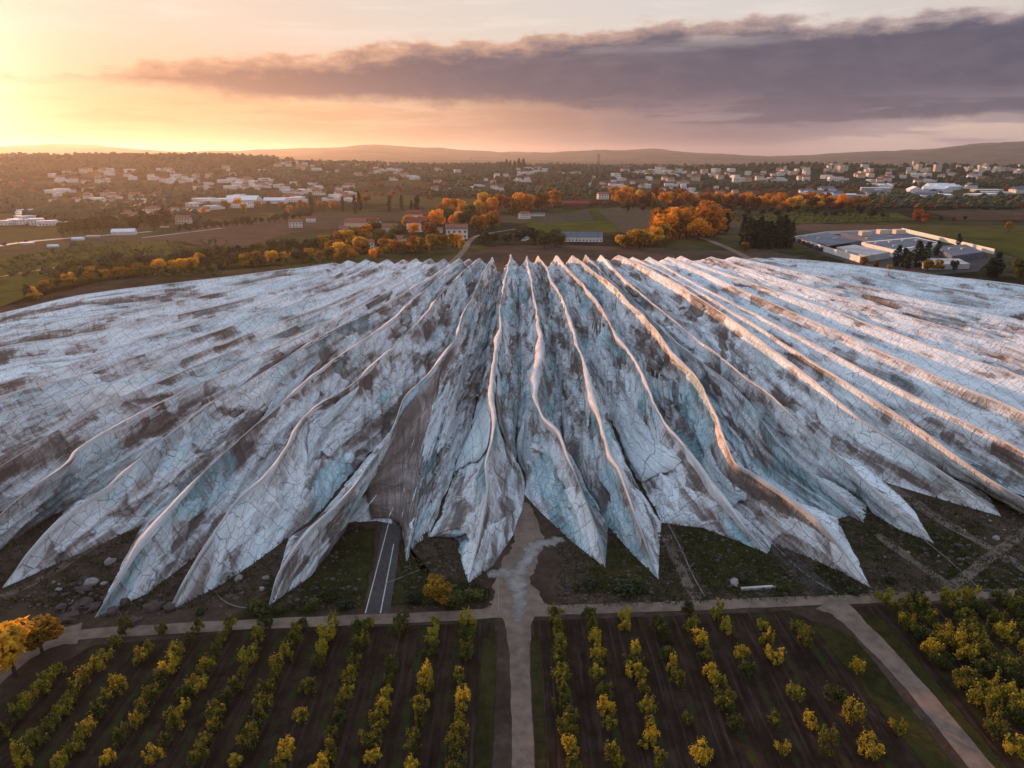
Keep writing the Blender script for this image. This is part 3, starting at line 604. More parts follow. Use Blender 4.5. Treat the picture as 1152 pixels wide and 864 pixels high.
for i, r in enumerate(RG):
    r['sd'] = i * 3.7; P0 = r['path'].P[0]
    root = empty('ridge', (P0[0], P0[1], 0)); tag(root, r['lab'], 'ridge', GROUP); ROOTS.append(root); r['root'] = root
    off = np.array([P0[0], P0[1], 0])
    Gs = {}
    for side in ('BL', 'BR'):
        G, q, uv, C, nrm, wd, f, v, pat = face_grid(r, side, i * 2 + (side == 'BR') + 11)
        o = meshobj('side_face', (G - off).reshape(-1, 3), q, M['skin'], root, smooth=False, uv=uv.reshape(-1, 2), pat=pat.reshape(-1, 3)); r.setdefault('pat', {})[side] = pat
        Gs[side] = (G, nrm, wd, f, v)
    # smooth strip lying over the crest
    G, nrm, wd, f, v = Gs['BL']; G2 = Gs['BR'][0]
    Cc = G[:, -1]; fl = f * r['path'].L
    wdt = np.minimum((.32 + .75 * (fbm(fl / 12, f * 0, i + 60, 3) + .35).clip(0, 2)) * sst(vnoise(fl / 21, f * 0, i + 70), -.42, .05) * (.35 if i >= 17 else .8 if i < 7 else 1.5 if i < 12 else 1.1), wd * .35) * sst(f, 0, .05) + .08
    if i in (12, 13, 14): wdt = wdt + np.minimum(2.2 * sst(f, .14, .2) * sst(f, .52, .30) * (.5 + vnoise(fl / 17, f * 0, i) * 1.2).clip(.1, 1.2), wd * .25)
    n_ = len(f); rows = []
    def side_pt(Gx, w_):
        m_ = Gx.shape[1]; L_ = np.linalg.norm(Gx[:, 0] - Gx[:, -1], axis=1) + 1e-6; t = (1 - np.clip(w_ / L_, 0, .5)) * (m_ - 1)
        k = np.floor(t).astype(int).clip(0, m_ - 2); fr = (t - k)[:, None]; a = np.arange(len(Gx)); return Gx[a, k] * (1 - fr) + Gx[a, k + 1] * fr
    T = np.gradient(Cc, axis=0); T = np.stack([np.convolve(T[:, k], np.ones(21) / 21, 'same') for k in range(2)], -1); pn = np.stack([-T[:, 1], T[:, 0]], -1); pn /= np.linalg.norm(pn, axis=1)[:, None] + 1e-9
    lf = (G[:, 0] - Cc)[:, :2]; sg_ = np.sign(np.sum((lf * pn)[n_ // 4: -n_ // 4])); pn = pn * sg_
    def out_pt(k_, tilt): q_ = Cc.copy(); q_[:, :2] += pn * (wdt * k_)[:, None]; q_[:, 2] += .18 - wdt * k_ * tilt; return q_
    low = side_pt(G, wdt * 1.7) + [0, 0, -.15]
    rows = [low, out_pt(1.0, .36), out_pt(.5, .27), Cc + [0, 0, .18], side_pt(G2, wdt * .35) + [0, 0, .08]]
    rows.append(side_pt(G2, wdt * .7) + [0, 0, -.1])
    NC = len(rows)
    Rw = np.stack(rows, 1); jit = fbm(np.repeat((f * r['path'].L / 3)[:, None], NC, 1), np.arange(NC)[None] * .5 + 0 * f[:, None], i + 90, 3) * .10; Rw[..., 2] += jit
    ix = np.arange(n_)[:, None] * NC + np.arange(NC)[None]; q = np.stack([ix[:-1, :-1], ix[1:, :-1], ix[1:, 1:], ix[:-1, 1:]], -1).reshape(-1, 4)
    uv = np.stack([np.repeat((f * r['path'].L)[:, None], NC, 1), np.arange(NC)[None] * .6 + 0 * f[:, None]], -1)
    o = meshobj('crest_strip', (Rw - off).reshape(-1, 3), q[:, ::-1], M['crest'], root, smooth=False, uv=uv.reshape(-1, 2)); o['seed'] = float(i)
    r['G'] = Gs; r['off'] = off
# loose flaps of skin lying proud of the faces: corners as (along, down from the crest) fractions
def flap(i, side, corners, lift=.5, name='loose_flap', lab=None, seed=0.0):
    r = RG[i]; G = r['G'][side][0]; nrm = r['G'][side][1]; n_, m_ = G.shape[:2]; K = 14
    a, b_, c, d = [np.array(p, float) for p in corners]; V = []; UVs = []
    for p in range(K + 1):
        for q_ in range(K + 1):
            s_, t = p / K, q_ / K; w_ = (a * (1 - s_) + b_ * s_) * (1 - t) + (d * (1 - s_) + c * s_) * t
            w_ = w_ + .0025 * math.sin(11 * t + seed) * (1 - t) * np.array([1, 0])
            fi = min(max(w_[0], 0), .999) * (n_ - 1); vi = (1 - min(max(w_[1], 0.01), 1)) * (m_ - 1); fi = min(int(fi), n_ - 2); vi = min(int(vi), m_ - 1)
            # smoothed carrier surface
            f0, f1 = max(fi - 12, 0), min(fi + 13, n_); v0, v1 = max(vi - 2, 0), min(vi + 3, m_)
            g = G[f0:f1, v0:v1].reshape(-1, 3).mean(0); nn = nrm[f0:f1, v0:v1].reshape(-1, 3).mean(0); nn /= np.linalg.norm(nn)
            V.append(g + nn * (lift + .35 * math.sin(math.pi * s_) * math.sin(math.pi * t)) - r['off']); UVs.append((s_ * 14 + i * 13 + seed * 5, t * 9 + seed))
    k = K + 1; q = [(x * k + y, (x + 1) * k + y, (x + 1) * k + y + 1, x * k + y + 1) for x in range(K) for y in range(K)]
    tn = (.3, .62, .72, .45, .55)[int(seed) % 5]; o = meshobj(name, V, np.array(q), M['skin'], r['root'], smooth=True, uv=UVs, pat=np.tile(np.array([[tn, (.0, .5, .1, 0, .2)[int(seed * 3) % 5], (.5, 0, .1, .3, 0)[int(seed) % 5]]]), (len(V), 1)))
    sm = o.modifiers.new('thickness', 'SOLIDIFY'); sm.thickness = .25; sm.offset = -1
    if lab: o['label'] = lab
flap(11, 'BR', [(.33, .03), (.13, .08), (.19, .97), (.31, .97)], .5, seed=0.0, lab='brown overhanging flap beside the asphalt strip')
flap(12, 'BL', [(.27, .04), (.13, .08), (.155, .93), (.25, .93)], .35, seed=2.0)
flap(15, 'BL', [(.30, .5), (.10, .12), (.12, .9), (.26, .96)], .2, seed=1.4)
flap(16, 'BL', [(.18, .35), (.10, .30), (.11, .9), (.17, .95)], .3, seed=2.3)
rnd = random.Random(5)
for i in range(7, 20):
    for side in (('BR', 'BL') if 11 <= i <= 18 else (('BR',) if i < 11 else ('BL',))):
        for k in range(4 if 8 <= i <= 19 else 3):
            f0 = rnd.uniform(.16, .78); ln = rnd.uniform(.03, .085); v0 = rnd.uniform(.06, .45); wv = rnd.uniform(.2, .42); sk = rnd.uniform(-.02, .05)
            flap(i, side, [(f0, v0), (f0 + ln, v0 - .03), (f0 + ln * rnd.uniform(.3, .9) - sk, v0 + wv), (f0 - sk, v0 + wv * rnd.uniform(.5, 1.1))], rnd.uniform(.12, .4), seed=rnd.uniform(0, 50))
# ------------------------------------------------------------------ trees and shrubs
def leafcloud(clumps, nleaf, size, rs, up=.0, loose=False):
    V = []; F = []
    for (cx, cy, cz, rx, rz, wt) in clumps:
        for _ in range(max(3, int(nleaf * wt))):
            while True:
                a, b_, c = rs.uniform(-1, 1), rs.uniform(-1, 1), rs.uniform(-1, 1); rr = a * a + b_ * b_ + c * c
                if rr < 1: break
            k = 1 / max(rr ** .5, .3) ** .55
            if loose: a, b_, c = rs.gauss(0, .62), rs.gauss(0, .62), rs.gauss(0, .75); k = 1
            p = Vector((cx + a * k * rx, cy + b_ * k * rx, cz + c * k * rz))
            n = Vector((a + rs.uniform(-.8, .8), b_ + rs.uniform(-.8, .8), c + up + rs.uniform(-.8, .8))).normalized()
            t = n.orthogonal().normalized(); t.rotate(__import__('mathutils').Quaternion(n, rs.uniform(0, 6.3))); bt = n.cross(t)
            s_ = size * rs.uniform(.6, 1.3); i = len(V)
            V += [tuple(p - t * s_), tuple(p - bt * s_ * .55 + n * s_ * .15), tuple(p + t * s_), tuple(p + bt * s_ * .55 + n * s_ * .15)]; F.append((i, i + 1, i + 2, i + 3))
    return V, F
def tree_proto(kind, seed, m_, h=4, wd=4, nleaf=500, leaf=.28, trunk=True):
    rs = random.Random(seed); cl = []; tm = MB(); th = h * .35
    if kind == 'orchard':
        nb = rs.randint(11, 16)
        tm.tube([(0, 0, -.2), (0, 0, th * .5), (rs.uniform(-.15, .15), rs.uniform(-.15, .15), th)], [.15, .12, .09], 5)
        for k in range(nb):
            a = k * 2.4 + rs.uniform(-.5, .5); rr = wd * rs.uniform(.08, .52); zz = h * rs.uniform(.34, 1.0) * (1 - .25 * rr / (wd * .5))
            cl.append((math.cos(a) * rr, math.sin(a) * rr, zz, wd * rs.uniform(.07, .14), h * rs.uniform(.09, .2), 1 / nb))
            tm.tube([(0, 0, th * .7), (math.cos(a) * rr * .6, math.sin(a) * rr * .6, (th + zz) / 2.1), (math.cos(a) * rr, math.sin(a) * rr, zz + .1)], [.06, .04, .015], 4)
    elif kind == 'round':
        nb = rs.randint(9, 13)
        tm.tube([(0, 0, -.3), (0, 0, th)], [wd * .04, wd * .028], 6)
        for k in range(nb):
            a = k * 2.4; rr = wd * .5 * rs.uniform(.2, .62); zz = h * rs.uniform(.32, .84)
            rr *= 1 - max(0, (zz / h - .62)) * 1.3
            cl.append((math.cos(a) * rr, math.sin(a) * rr, zz, wd * rs.uniform(.15, .23), h * rs.uniform(.12, .18), 1 / nb))
            tm.tube([(0, 0, th * .8), (math.cos(a) * rr, math.sin(a) * rr, zz)], [wd * .018, wd * .006], 4)
    elif kind == 'cypress':
        tm.tube([(0, 0, -.3), (0, 0, h * .5)], [wd * .08, wd * .04], 5)
        for k in range(9):
            z = h * (.1 + .82 * k / 8); rr = wd * .42 * math.sin(min(1, (k + 1.6) / 5) * 1.57) * (1 if k < 5 else 1 - (k - 5) * .2)
            cl.append((rs.uniform(-.1, .1) * wd, rs.uniform(-.1, .1) * wd, z, rr, h * .09, 1 / 9))
    elif kind == 'shrub':
        nb = 6
        for k in range(nb):
            a = k * 2.4; rr = wd * rs.uniform(.08, .34); cl.append((math.cos(a) * rr, math.sin(a) * rr, h * rs.uniform(.3, .65), wd * rs.uniform(.16, .24), h * rs.uniform(.2, .3), 1 / nb))
        tm.tube([(0, 0, -.1), (0, 0, h * .4)], [.08, .04], 4)
    V, F = leafcloud(cl, nleaf, leaf, rs, .3, kind in ('orchard', 'shrub'))
    cr = bpy.data.meshes.new('crown'); cr.from_pydata(V, [], F); cr.materials.append(m_); cr.update()
    tk = bpy.data.meshes.new('trunk'); tk.from_pydata(tm.v, [], tm.f); tk.materials.append(M['bark']); tk.update()
    return cr, tk
def plant_tree(proto, name, loc, s_, rz, label, cat, group=None, sz=None, tr=True):
    r = empty(name, loc); r.scale = (s_, s_, sz or s_); r.rotation_euler = (0, 0, rz); tag(r, label, cat, group)
    for nm, me in (('crown', proto[0]), ('trunk', proto[1])):
        if nm == 'trunk' and not tr: continue
        o = bpy.data.objects.new(nm, me); col.objects.link(o); o.parent = r
    return r
rs = random.Random(11)
PO = [tree_proto('orchard', 20 + k, M['orch'] if k % 4 else M['orchD'], rs.uniform(2.9, 3.7), rs.uniform(2.8, 3.6), 700, .22) for k in range(12)]
PB = [tree_proto('orchard', 50 + k, M['orch'] if k % 2 == 0 else M['orchD'], rs.uniform(3.3, 4.2), rs.uniform(3.4, 4.2), 900, .23) for k in range(6)]
ORD = ['first', 'second', 'third', 'fourth', 'fifth', 'sixth', 'seventh', 'eighth', 'ninth', 'tenth', 'eleventh', 'twelfth', 'thirteenth', 'fourteenth', 'fifteenth', 'sixteenth', 'seventeenth', 'eighteenth', 'nineteenth', 'twentieth']
cnt = 0
def row(x0, y0, y1, lab, grp, step=3.3, protos=PO, miss=.1, jx=.3, sc_=(.75, 1.15)):
    global cnt; y = y1; k = 0
    while y > y0:
        if rs.random() > miss:
            s_ = rs.uniform(*sc_)
            px_ = 576 + x0 / (y * CP + H * SP) * 768
            if -18 < px_ < 1170 and y * CP + H * SP > 93:
                plant_tree(protos[rs.randrange(len(protos))], 'orchard_tree', (x0 + rs.gauss(0, jx), y + rs.uniform(-.4, .4), 0), s_, rs.uniform(0, 6.3),
                           'fruit tree %s from the road in the %s' % (ORD[min(k, 19)], lab), 'tree', grp, sz=s_ * rs.uniform(1.0, 1.35)); cnt += 1; k += 1
        y -= step * rs.uniform(.82, 1.22)
for k in range(13):
    x = -7.8 - 6.0 * k; ye = 102.6 - max(0, k - 4) * .35
    if k > 10: ye -= 4 + (k - 10) * 5
    row(x, 62, ye, '%s row left of the central track' % ORD[k], 'fruit trees in the left orchard block', step=2.75, miss=.08, jx=.25, sc_=(.62, .92))
for k in range(9):
    x = 8.2 + 6.0 * k
    row(x, 62, 104 + k * .3 - (0 if k < 7 else 5 * (k - 6)), '%s row right of the central track' % ORD[k], 'fruit trees in the middle orchard block', step=2.9 + k * .17, miss=.10 + k * .03, jx=.25, sc_=(.64, .92))
for k in range(7):
    x = 71 + 5.2 * k
    row(x, 64, 108.5 + k * .3, '%s row beyond the slanting track' % ORD[k], 'fruit trees in the right orchard block', step=3.4, protos=PB, miss=.05, jx=.8, sc_=(.75, 1.1))
print('orchard trees', cnt)
def spec(kind, m_, n_, h, wd, nl, leaf, s0): return [tree_proto(kind, s0 + k, M[m_], h * random.uniform(.9, 1.1), wd * random.uniform(.9, 1.1), nl, leaf) for k in range(n_)]
GOLD = spec('round', 'gold', 3, 8, 8, 900, .5, 100); ORA = spec('round', 'orange', 3, 10, 9, 800, .6, 110); RUST = spec('round', 'rust', 2, 9, 9, 700, .6, 120)
OLI = spec('round', 'olive', 3, 8, 8, 800, .55, 130); DRK = spec('round', 'dark', 2, 9, 8, 700, .6, 140); CYP = spec('cypress', 'dark', 3, 12, 3, 600, .45, 150)
SHR = spec('shrub', 'dark', 2, 1.6, 2.6, 400, .2, 160); SHO = spec('shrub', 'olive', 2, 1.6, 2.6, 400, .2, 170); SHG = spec('shrub', 'gold', 2, 3.0, 3.6, 700, .22, 180)
def tree_px(x, y, hpx, P, name, label, group=None, cat='tree', hm=None, base=None, wf=1.0):
    """x, y = foot of the tree in the photo, hpx = its height there"""
    g = base if base is not None else hit(x, y) if y < 470 else at(x, y)
    zc = g[1] * CP + (H - g[2]) * SP; hgt = hpx * zc / 768 / .97
    pr = P[rs.randrange(len(P))]; ph = max(v.co.z for v in pr[0].vertices); s_ = hgt / ph
    return plant_tree(pr, name, tuple(g), s_ * wf, rs.uniform(0, 6.3), label, cat, group, sz=s_)
# near shrubs and trees
tree_px(492, 678, 34, GOLD, 'small_tree', 'golden small tree beside the toe left of the dirt track fork', wf=1.25)
tree_px(512, 682, 18, OLI, 'shrub', 'olive green shrub right beneath the golden small tree', cat='shrub', wf=1.5)
tree_px(18, 762, 66, GOLD, 'autumn_tree', 'large golden tree at the left edge above the orchard corner', wf=1.0)
tree_px(48, 735, 46, GOLD, 'autumn_tree', 'rounder golden tree on the right of the pair by the left edge', wf=1.15)
tree_px(-14, 735, 44, GOLD, 'autumn_tree', 'golden tree half cut by the left edge of the photograph', wf=1.1)
for k, (x, y, s_) in enumerate([(292, 690, 16), (316, 688, 11), (352, 686, 12), (388, 684, 13), (372, 672, 11), (702, 668, 16), (716, 664, 13), (664, 660, 11), (648, 662, 8), (226, 690, 8), (536, 672, 10), (466, 676, 12), (1000, 655, 9), (960, 668, 8), (880, 662, 10), (836, 655, 8)]):
    tree_px(x, y, s_, SHR if k % 2 else SHO, 'shrub', 'dark low shrub on the rough ground between the ridges and the road', 'dark shrubs along the foot of the ridges', 'shrub', wf=1.3)
# boulders
def boulder(x, y, wpx, label, m_='rock', grp=None, flat=.6):
    g = at(x, y); zc = g[1] * CP + H * SP; r_ = wpx / 2 * zc / 768; n_u, n_v = 9, 6; V = []; F = []; sd_ = int(x * 7 + y)
    for a in range(n_v + 1):
        for b_ in range(n_u):
            th = math.pi * a / n_v; ph = 2 * math.pi * b_ / n_u; q_ = 1 + .8 * float(fbm(np.array([math.cos(ph) * math.sin(th) * 1.3 + sd_]), np.array([math.sin(ph) * math.sin(th) * 1.3 + math.cos(th)]), sd_, 3)[0])
            V.append((r_ * q_ * math.sin(th) * math.cos(ph), r_ * q_ * .8 * math.sin(th) * math.sin(ph), r_ * q_ * flat * math.cos(th) + r_ * flat * .45))
    for a in range(n_v):
        for b_ in range(n_u): F.append((a * n_u + b_, a * n_u + (b_ + 1) % n_u, (a + 1) * n_u + (b_ + 1) % n_u, (a + 1) * n_u + b_))
    o = meshobj('boulder', V, F, M[m_]); o.location = tuple(g); o.rotation_euler = (0, 0, rs.uniform(0, 6)); tag(o, label, 'boulder', grp)
boulder(125, 633, 13, 'large pale boulder, upper one of the scattered boulders left of the brown ridge toe')
boulder(102, 658, 15, 'large pale boulder in the middle of the scattered boulders at left')
boulder(117, 658, 9, 'small pale boulder just right of the largest pale boulder')
boulder(67, 664, 8, 'grey boulder leftmost of the scattered boulders'); boulder(82, 659, 9, 'flat brownish boulder beside the leftmost grey boulder', 'stone')
boulder(268, 652, 12, 'white oval boulder under the cracked pale ridge toe'); boulder(299, 651, 8, 'white boulder leaning left of the narrow bent toe'); boulder(295, 664, 7, 'small white boulder in front of the narrow bent toe')
boulder(1120, 606, 9, 'single white boulder on the dark grass at right')
boulder(826, 658, 13, 'pale rock at the left end of the low concrete barrier'); boulder(880, 658, 9, 'pale rock at the right end of the low concrete barrier')
for k in range(70):
    x, y = (rs.gauss(88, 16), rs.gauss(683, 9)) if k < 40 else (rs.gauss(155, 26), rs.gauss(688, 8))
    if y > 702 or x < 40: continue
    boulder(x, y, rs.uniform(3, 8) if k % 6 else rs.uniform(12, 22), 'brown angular rock in the heap above the golden trees by the road', 'stone', 'rocks heaped at the roadside', .5)
for k in range(40):
    x, y = (rs.uniform(985, 1150), rs.uniform(560, 640)) if k % 2 else (rs.uniform(20, 290), rs.uniform(640, 690))
    boulder(x, y, rs.uniform(2.2, 4.5), 'small stone lying on the rough ground at the foot of the ridges', 'rock' if k % 3 else 'stone', 'stones scattered on the rough ground', .6)
def scatter_ground(n_, fn):
    V = []; F = []
    for _ in range(n_):
        x, y = rs.uniform(-60, 1210), rs.uniform(560, 690); g = at(x, y)
        if 405 < x < 452 or 548 < x < 628: continue
        if g[1] < 108 + max(0, g[0]) * .06: continue
        fn(V, F, g)
    return V, F
def one_rock(V, F, g):
    s_ = rs.choice([.15, .2, .3, .3, .5]) * rs.uniform(.6, 1.4); i = len(V)
    for z, rr in ((-.05, 1), (.45, .8)):
        for k in range(5): a = k * 1.257 + rs.uniform(-.3, .3); V.append((g[0] + math.cos(a) * s_ * rr, g[1] + math.sin(a) * s_ * rr * .8, z * s_ * rs.uniform(.8, 1.3)))
    V.append((g[0], g[1], s_ * .7))
    for k in range(5): F.append((i + k, i + (k + 1) % 5, i + 5 + (k + 1) % 5, i + 5 + k)); F.append((i + 5 + k, i + 5 + (k + 1) % 5, i + 10))
def one_weed(V, F, g):
    for _ in range(rs.randint(5, 11)):
        a = rs.uniform(0, 6.3); l = rs.uniform(.25, .75); x, y = g[0] + rs.gauss(0, .5), g[1] + rs.gauss(0, .5); i = len(V); w_ = .12
        V.extend([(x - w_ * math.cos(a), y - w_ * math.sin(a), 0), (x + w_ * math.cos(a), y + w_ * math.sin(a), 0), (x + l * .5 * math.sin(a) + .1, y - l * .5 * math.cos(a), l)]); F.append((i, i + 1, i + 2))
V, F = scatter_ground(5200, one_rock); tag(meshobj('rubble', V, F, M['stone']), 'brown rubble strewn over the rough ground before the ridges', 'rubble', kind='stuff')
V, F = scatter_ground(5200, one_weed); tag(meshobj('weeds', V, F, M['olive']), 'low olive weeds on the rough ground before the ridges', 'weeds', kind='stuff')
# pale pipes and cables on the ground
def pipe(pts, rad, label, z=.1, arc=0):
    P = spline([at(*p, z) for p in pts], 8); b_ = MB(); b_.tube([tuple(p) for p in P], rad * .7, 5); o = b_.build('pipe', M['pipe']); tag(o, label, 'pipe')
pipe([(752, 590), (765, 615), (780, 648), (793, 671)], .14, 'straight pale pipe from the checked ridge to the road right of centre')
pipe([(560, 657), (561, 675), (561, 690)], .16, 'short upright looking pale pipe beside the dirt track fork')
pipe([(243, 665), (248, 673), (262, 681), (277, 684)], .11, 'white curved pipe left of the dark shrub by the narrow toe')
pipe([(434, 656), (450, 650), (472, 641)], .09, 'thin pale pipe crossing from the asphalt strip to the next toe')
pipe([(1000, 552), (1060, 590), (1110, 615), (1165, 646)], .12, 'long thin pale pipe running down right beside the field track')
pipe([(1030, 600), (1065, 628), (1108, 668)], .12, 'thin pale pipe crossing the bare ground towards the road at right')
pipe([(870, 612), (905, 645), (942, 668), (952, 676)], .13, 'pale kerb like pipe along the right service road')
# concrete barrier
g0, g1 = at(834, 664), at(878, 661); ang = math.atan2(g1[1] - g0[1], g1[0] - g0[0]); Lb = np.linalg.norm(g1 - g0)
rb = empty('concrete_barrier', tuple(g0)); rb.rotation_euler = (0, 0, ang); tag(rb, 'low pale concrete barrier along the bottom of the dark green grass patch', 'barrier')
b_ = MB(); b_.box(0, Lb, -.2, .2, 0, .45); b_.build('wall', M['concrete'], rb)
b_ = MB(); b_.box(-.1, Lb + .1, -.26, .26, .453, .55); b_.build('coping', M['concrete'], rb)
# ------------------------------------------------------------------ far fields and lanes
sheet('ploughed_field', [(500, 292), (560, 277), (640, 276), (720, 278), (800, 282), (870, 283), (960, 305), (1000, 312), (930, 330), (700, 330), (500, 330)], .25, M['brownfield'], jit=3)
sheet('brown_field', [(170, 268), (230, 254), (330, 247), (400, 242), (460, 240), (420, 252), (330, 262), (280, 276), (220, 278)], .3, M['brownfield'], far=True, jit=3)
sheet('green_field', [(590, 252), (640, 238), (675, 233), (700, 250), (720, 262), (660, 262), (600, 262)], .35, M['greenfield'], far=True, jit=3)
sheet('green_field', [(1010, 272), (1100, 262), (1200, 258), (1240, 290), (1150, 292), (1130, 285)], .35, M['greenfield'], far=True, jit=3)
sheet('vineyard', [(672, 236), (705, 232), (760, 240), (742, 262), (730, 268), (700, 262)], .5, M['vine'], far=True, jit=2)
sheet('vineyard', [(606, 246), (660, 236), (668, 248), (610, 252)], .55, M['vine'], far=True, jit=2)
sheet('verge', [(-250, 420), (0, 346), (50, 326), (150, 307), (385, 293), (400, 284), (200, 288), (0, 312), (-250, 350)], .2, M['olivefield'], far=True, jit=2)
sheet('olive_field', [(0, 290), (120, 275), (200, 272), (260, 282), (120, 300), (0, 318)], .3, M['olivefield'], far=True, jit=3)
sheet('olive_field', [(820, 245), (900, 238), (1010, 240), (1030, 248), (880, 252)], .35, M['olivefield'], far=True, jit=3)
sheet('brown_field', [(880, 262), (900, 252), (1020, 254), (1030, 262), (940, 266)], .4, M['brownfield'], far=True, jit=3)
sheet('brown_field', [(1040, 238), (1160, 232), (1260, 236), (1250, 248), (1080, 248)], .4, M['brownfield'], far=True, jit=3)
sheet('pale_field', [(800, 206), (880, 203), (900, 207), (830, 211)], .8, M['greenfield'], far=True, jit=6)
strip('lane', [(505, 300), (522, 282), (528, 272), (540, 265), (580, 258)], 6, .45, M['dirt'], far=True)
strip('lane', [(850, 296), (826, 283), (800, 272), (770, 262)], 7, .5, M['dirt'], far=True)
strip('lane', [(0, 312), (60, 302), (140, 292), (170, 286)], 3.5, .5, M['dirt'], far=True)
strip('lane', [(160, 268), (210, 262), (250, 257)], 5, .5, M['chalk'], far=True)
strip('lane', [(1090, 236), (1152, 241), (1250, 250)], 5, .5, M['dirt'], far=True)
strip('lane', [(-60, 290), (20, 274), (110, 266), (170, 261)], 9, .6, M['chalk'], far=True)
# ------------------------------------------------------------------ houses
def house_mesh(seed, wm, rm, w_=12, d_=9, h_=6, flat=False, twin=False, near=False):
    r_ = random.Random(seed); wl = MB(); wl.box(-w_ / 2, w_ / 2, -d_ / 2, d_ / 2, -2, h_)
    if twin: wl.box(w_ / 2 + .003, w_ / 2 + w_ * .45, -d_ * .35, d_ * .35, -2, h_ * .62)
    rf = MB()
    if flat: rf.box(-w_ / 2 - .25, w_ / 2 + .25, -d_ / 2 - .25, d_ / 2 + .25, h_ + .003, h_ + .5)
    else: rf.gable(-w_ / 2, w_ / 2, -d_ / 2, d_ / 2, h_ + .25, h_ + .25 + d_ * .26)
    if twin: rf.box(w_ / 2 + .02, w_ / 2 + w_ * .48, -d_ * .4, d_ * .4, h_ * .62 + .003, h_ * .62 + .4)
    wins = []; st = max(1, int(h_ / 3))
    for s_ in range(st):
        n_ = max(2, int(w_ / 3.2))
        for k in range(n_):
            x = -w_ / 2 + (k + .5) * w_ / n_
            for y in (-d_ / 2, d_ / 2): wins.append((x - .55, x + .55, y - .06, y + .06, s_ * 3 + .9, s_ * 3 + 2.2))
        for k in range(max(1, int(d_ / 4))):
            y = -d_ / 2 + (k + .5) * d_ / max(1, int(d_ / 4))
            for x in (-w_ / 2, w_ / 2): wins.append((x - .06, x + .06, y - .55, y + .55, s_ * 3 + .9, s_ * 3 + 2.2))
    if not near:
        for q_ in wins: wl.box(*q_, mi=1)
    out = []
    for nm, b_, m_ in (('wall', wl, wm), ('roof', rf, rm)):
        me = bpy.data.meshes.new(nm); me.from_pydata(b_.v, [], b_.f); me.materials.append(m_); me.materials.append(M['glass']); me.polygons.foreach_set('material_index', b_.mi); me.update(); out.append((nm, me))
    if near:
        for q_ in wins[:60]:
            b_ = MB(); b_.box(*q_); me = bpy.data.meshes.new('window'); me.from_pydata(b_.v, [], b_.f); me.materials.append(M['glass']); me.update(); out.append(('window', me))
    return out
HP = [house_mesh(1, M['plaster'], M['tile'], 13, 9, 6, twin=True), house_mesh(2, M['plaster'], M['tile'], 11, 9, 5.5), house_mesh(3, M['cream'], M['tile'], 16, 10, 6.5),
      house_mesh(4, M['plaster'], M['white_roof'], 14, 11, 6.5, True), house_mesh(5, M['plaster'], M['white_roof'], 20, 11, 5, True, True)]
BP = [house_mesh(6, M['plaster'], M['concrete'], 24, 13, 15, True), house_mesh(7, M['cream'], M['concrete'], 18, 13, 21, True), house_mesh(8, M['cream'], M['concrete'], 34, 13, 12, True)]
WP = [house_mesh(9, M['white_roof'], M['white_roof'], 46, 22, 7, False), house_mesh(10, M['concrete'], M['white_roof'], 60, 26, 8, True), house_mesh(11, M['plaster'], M['slate'], 38, 20, 6.5, False)]
HL = []
def put_house(proto, name, g, s_, rz, label, cat, group=None):
    HL.append((g[0], g[1], 18 * s_))
    r_ = empty(name, tuple(g)); r_.scale = (s_, s_, s_); r_.rotation_euler = (0, 0, rz); tag(r_, label, cat, group)
    for nm, me in proto:
        o = bpy.data.objects.new(nm, me); col.objects.link(o); o.parent = r_
    return r_
HS = []
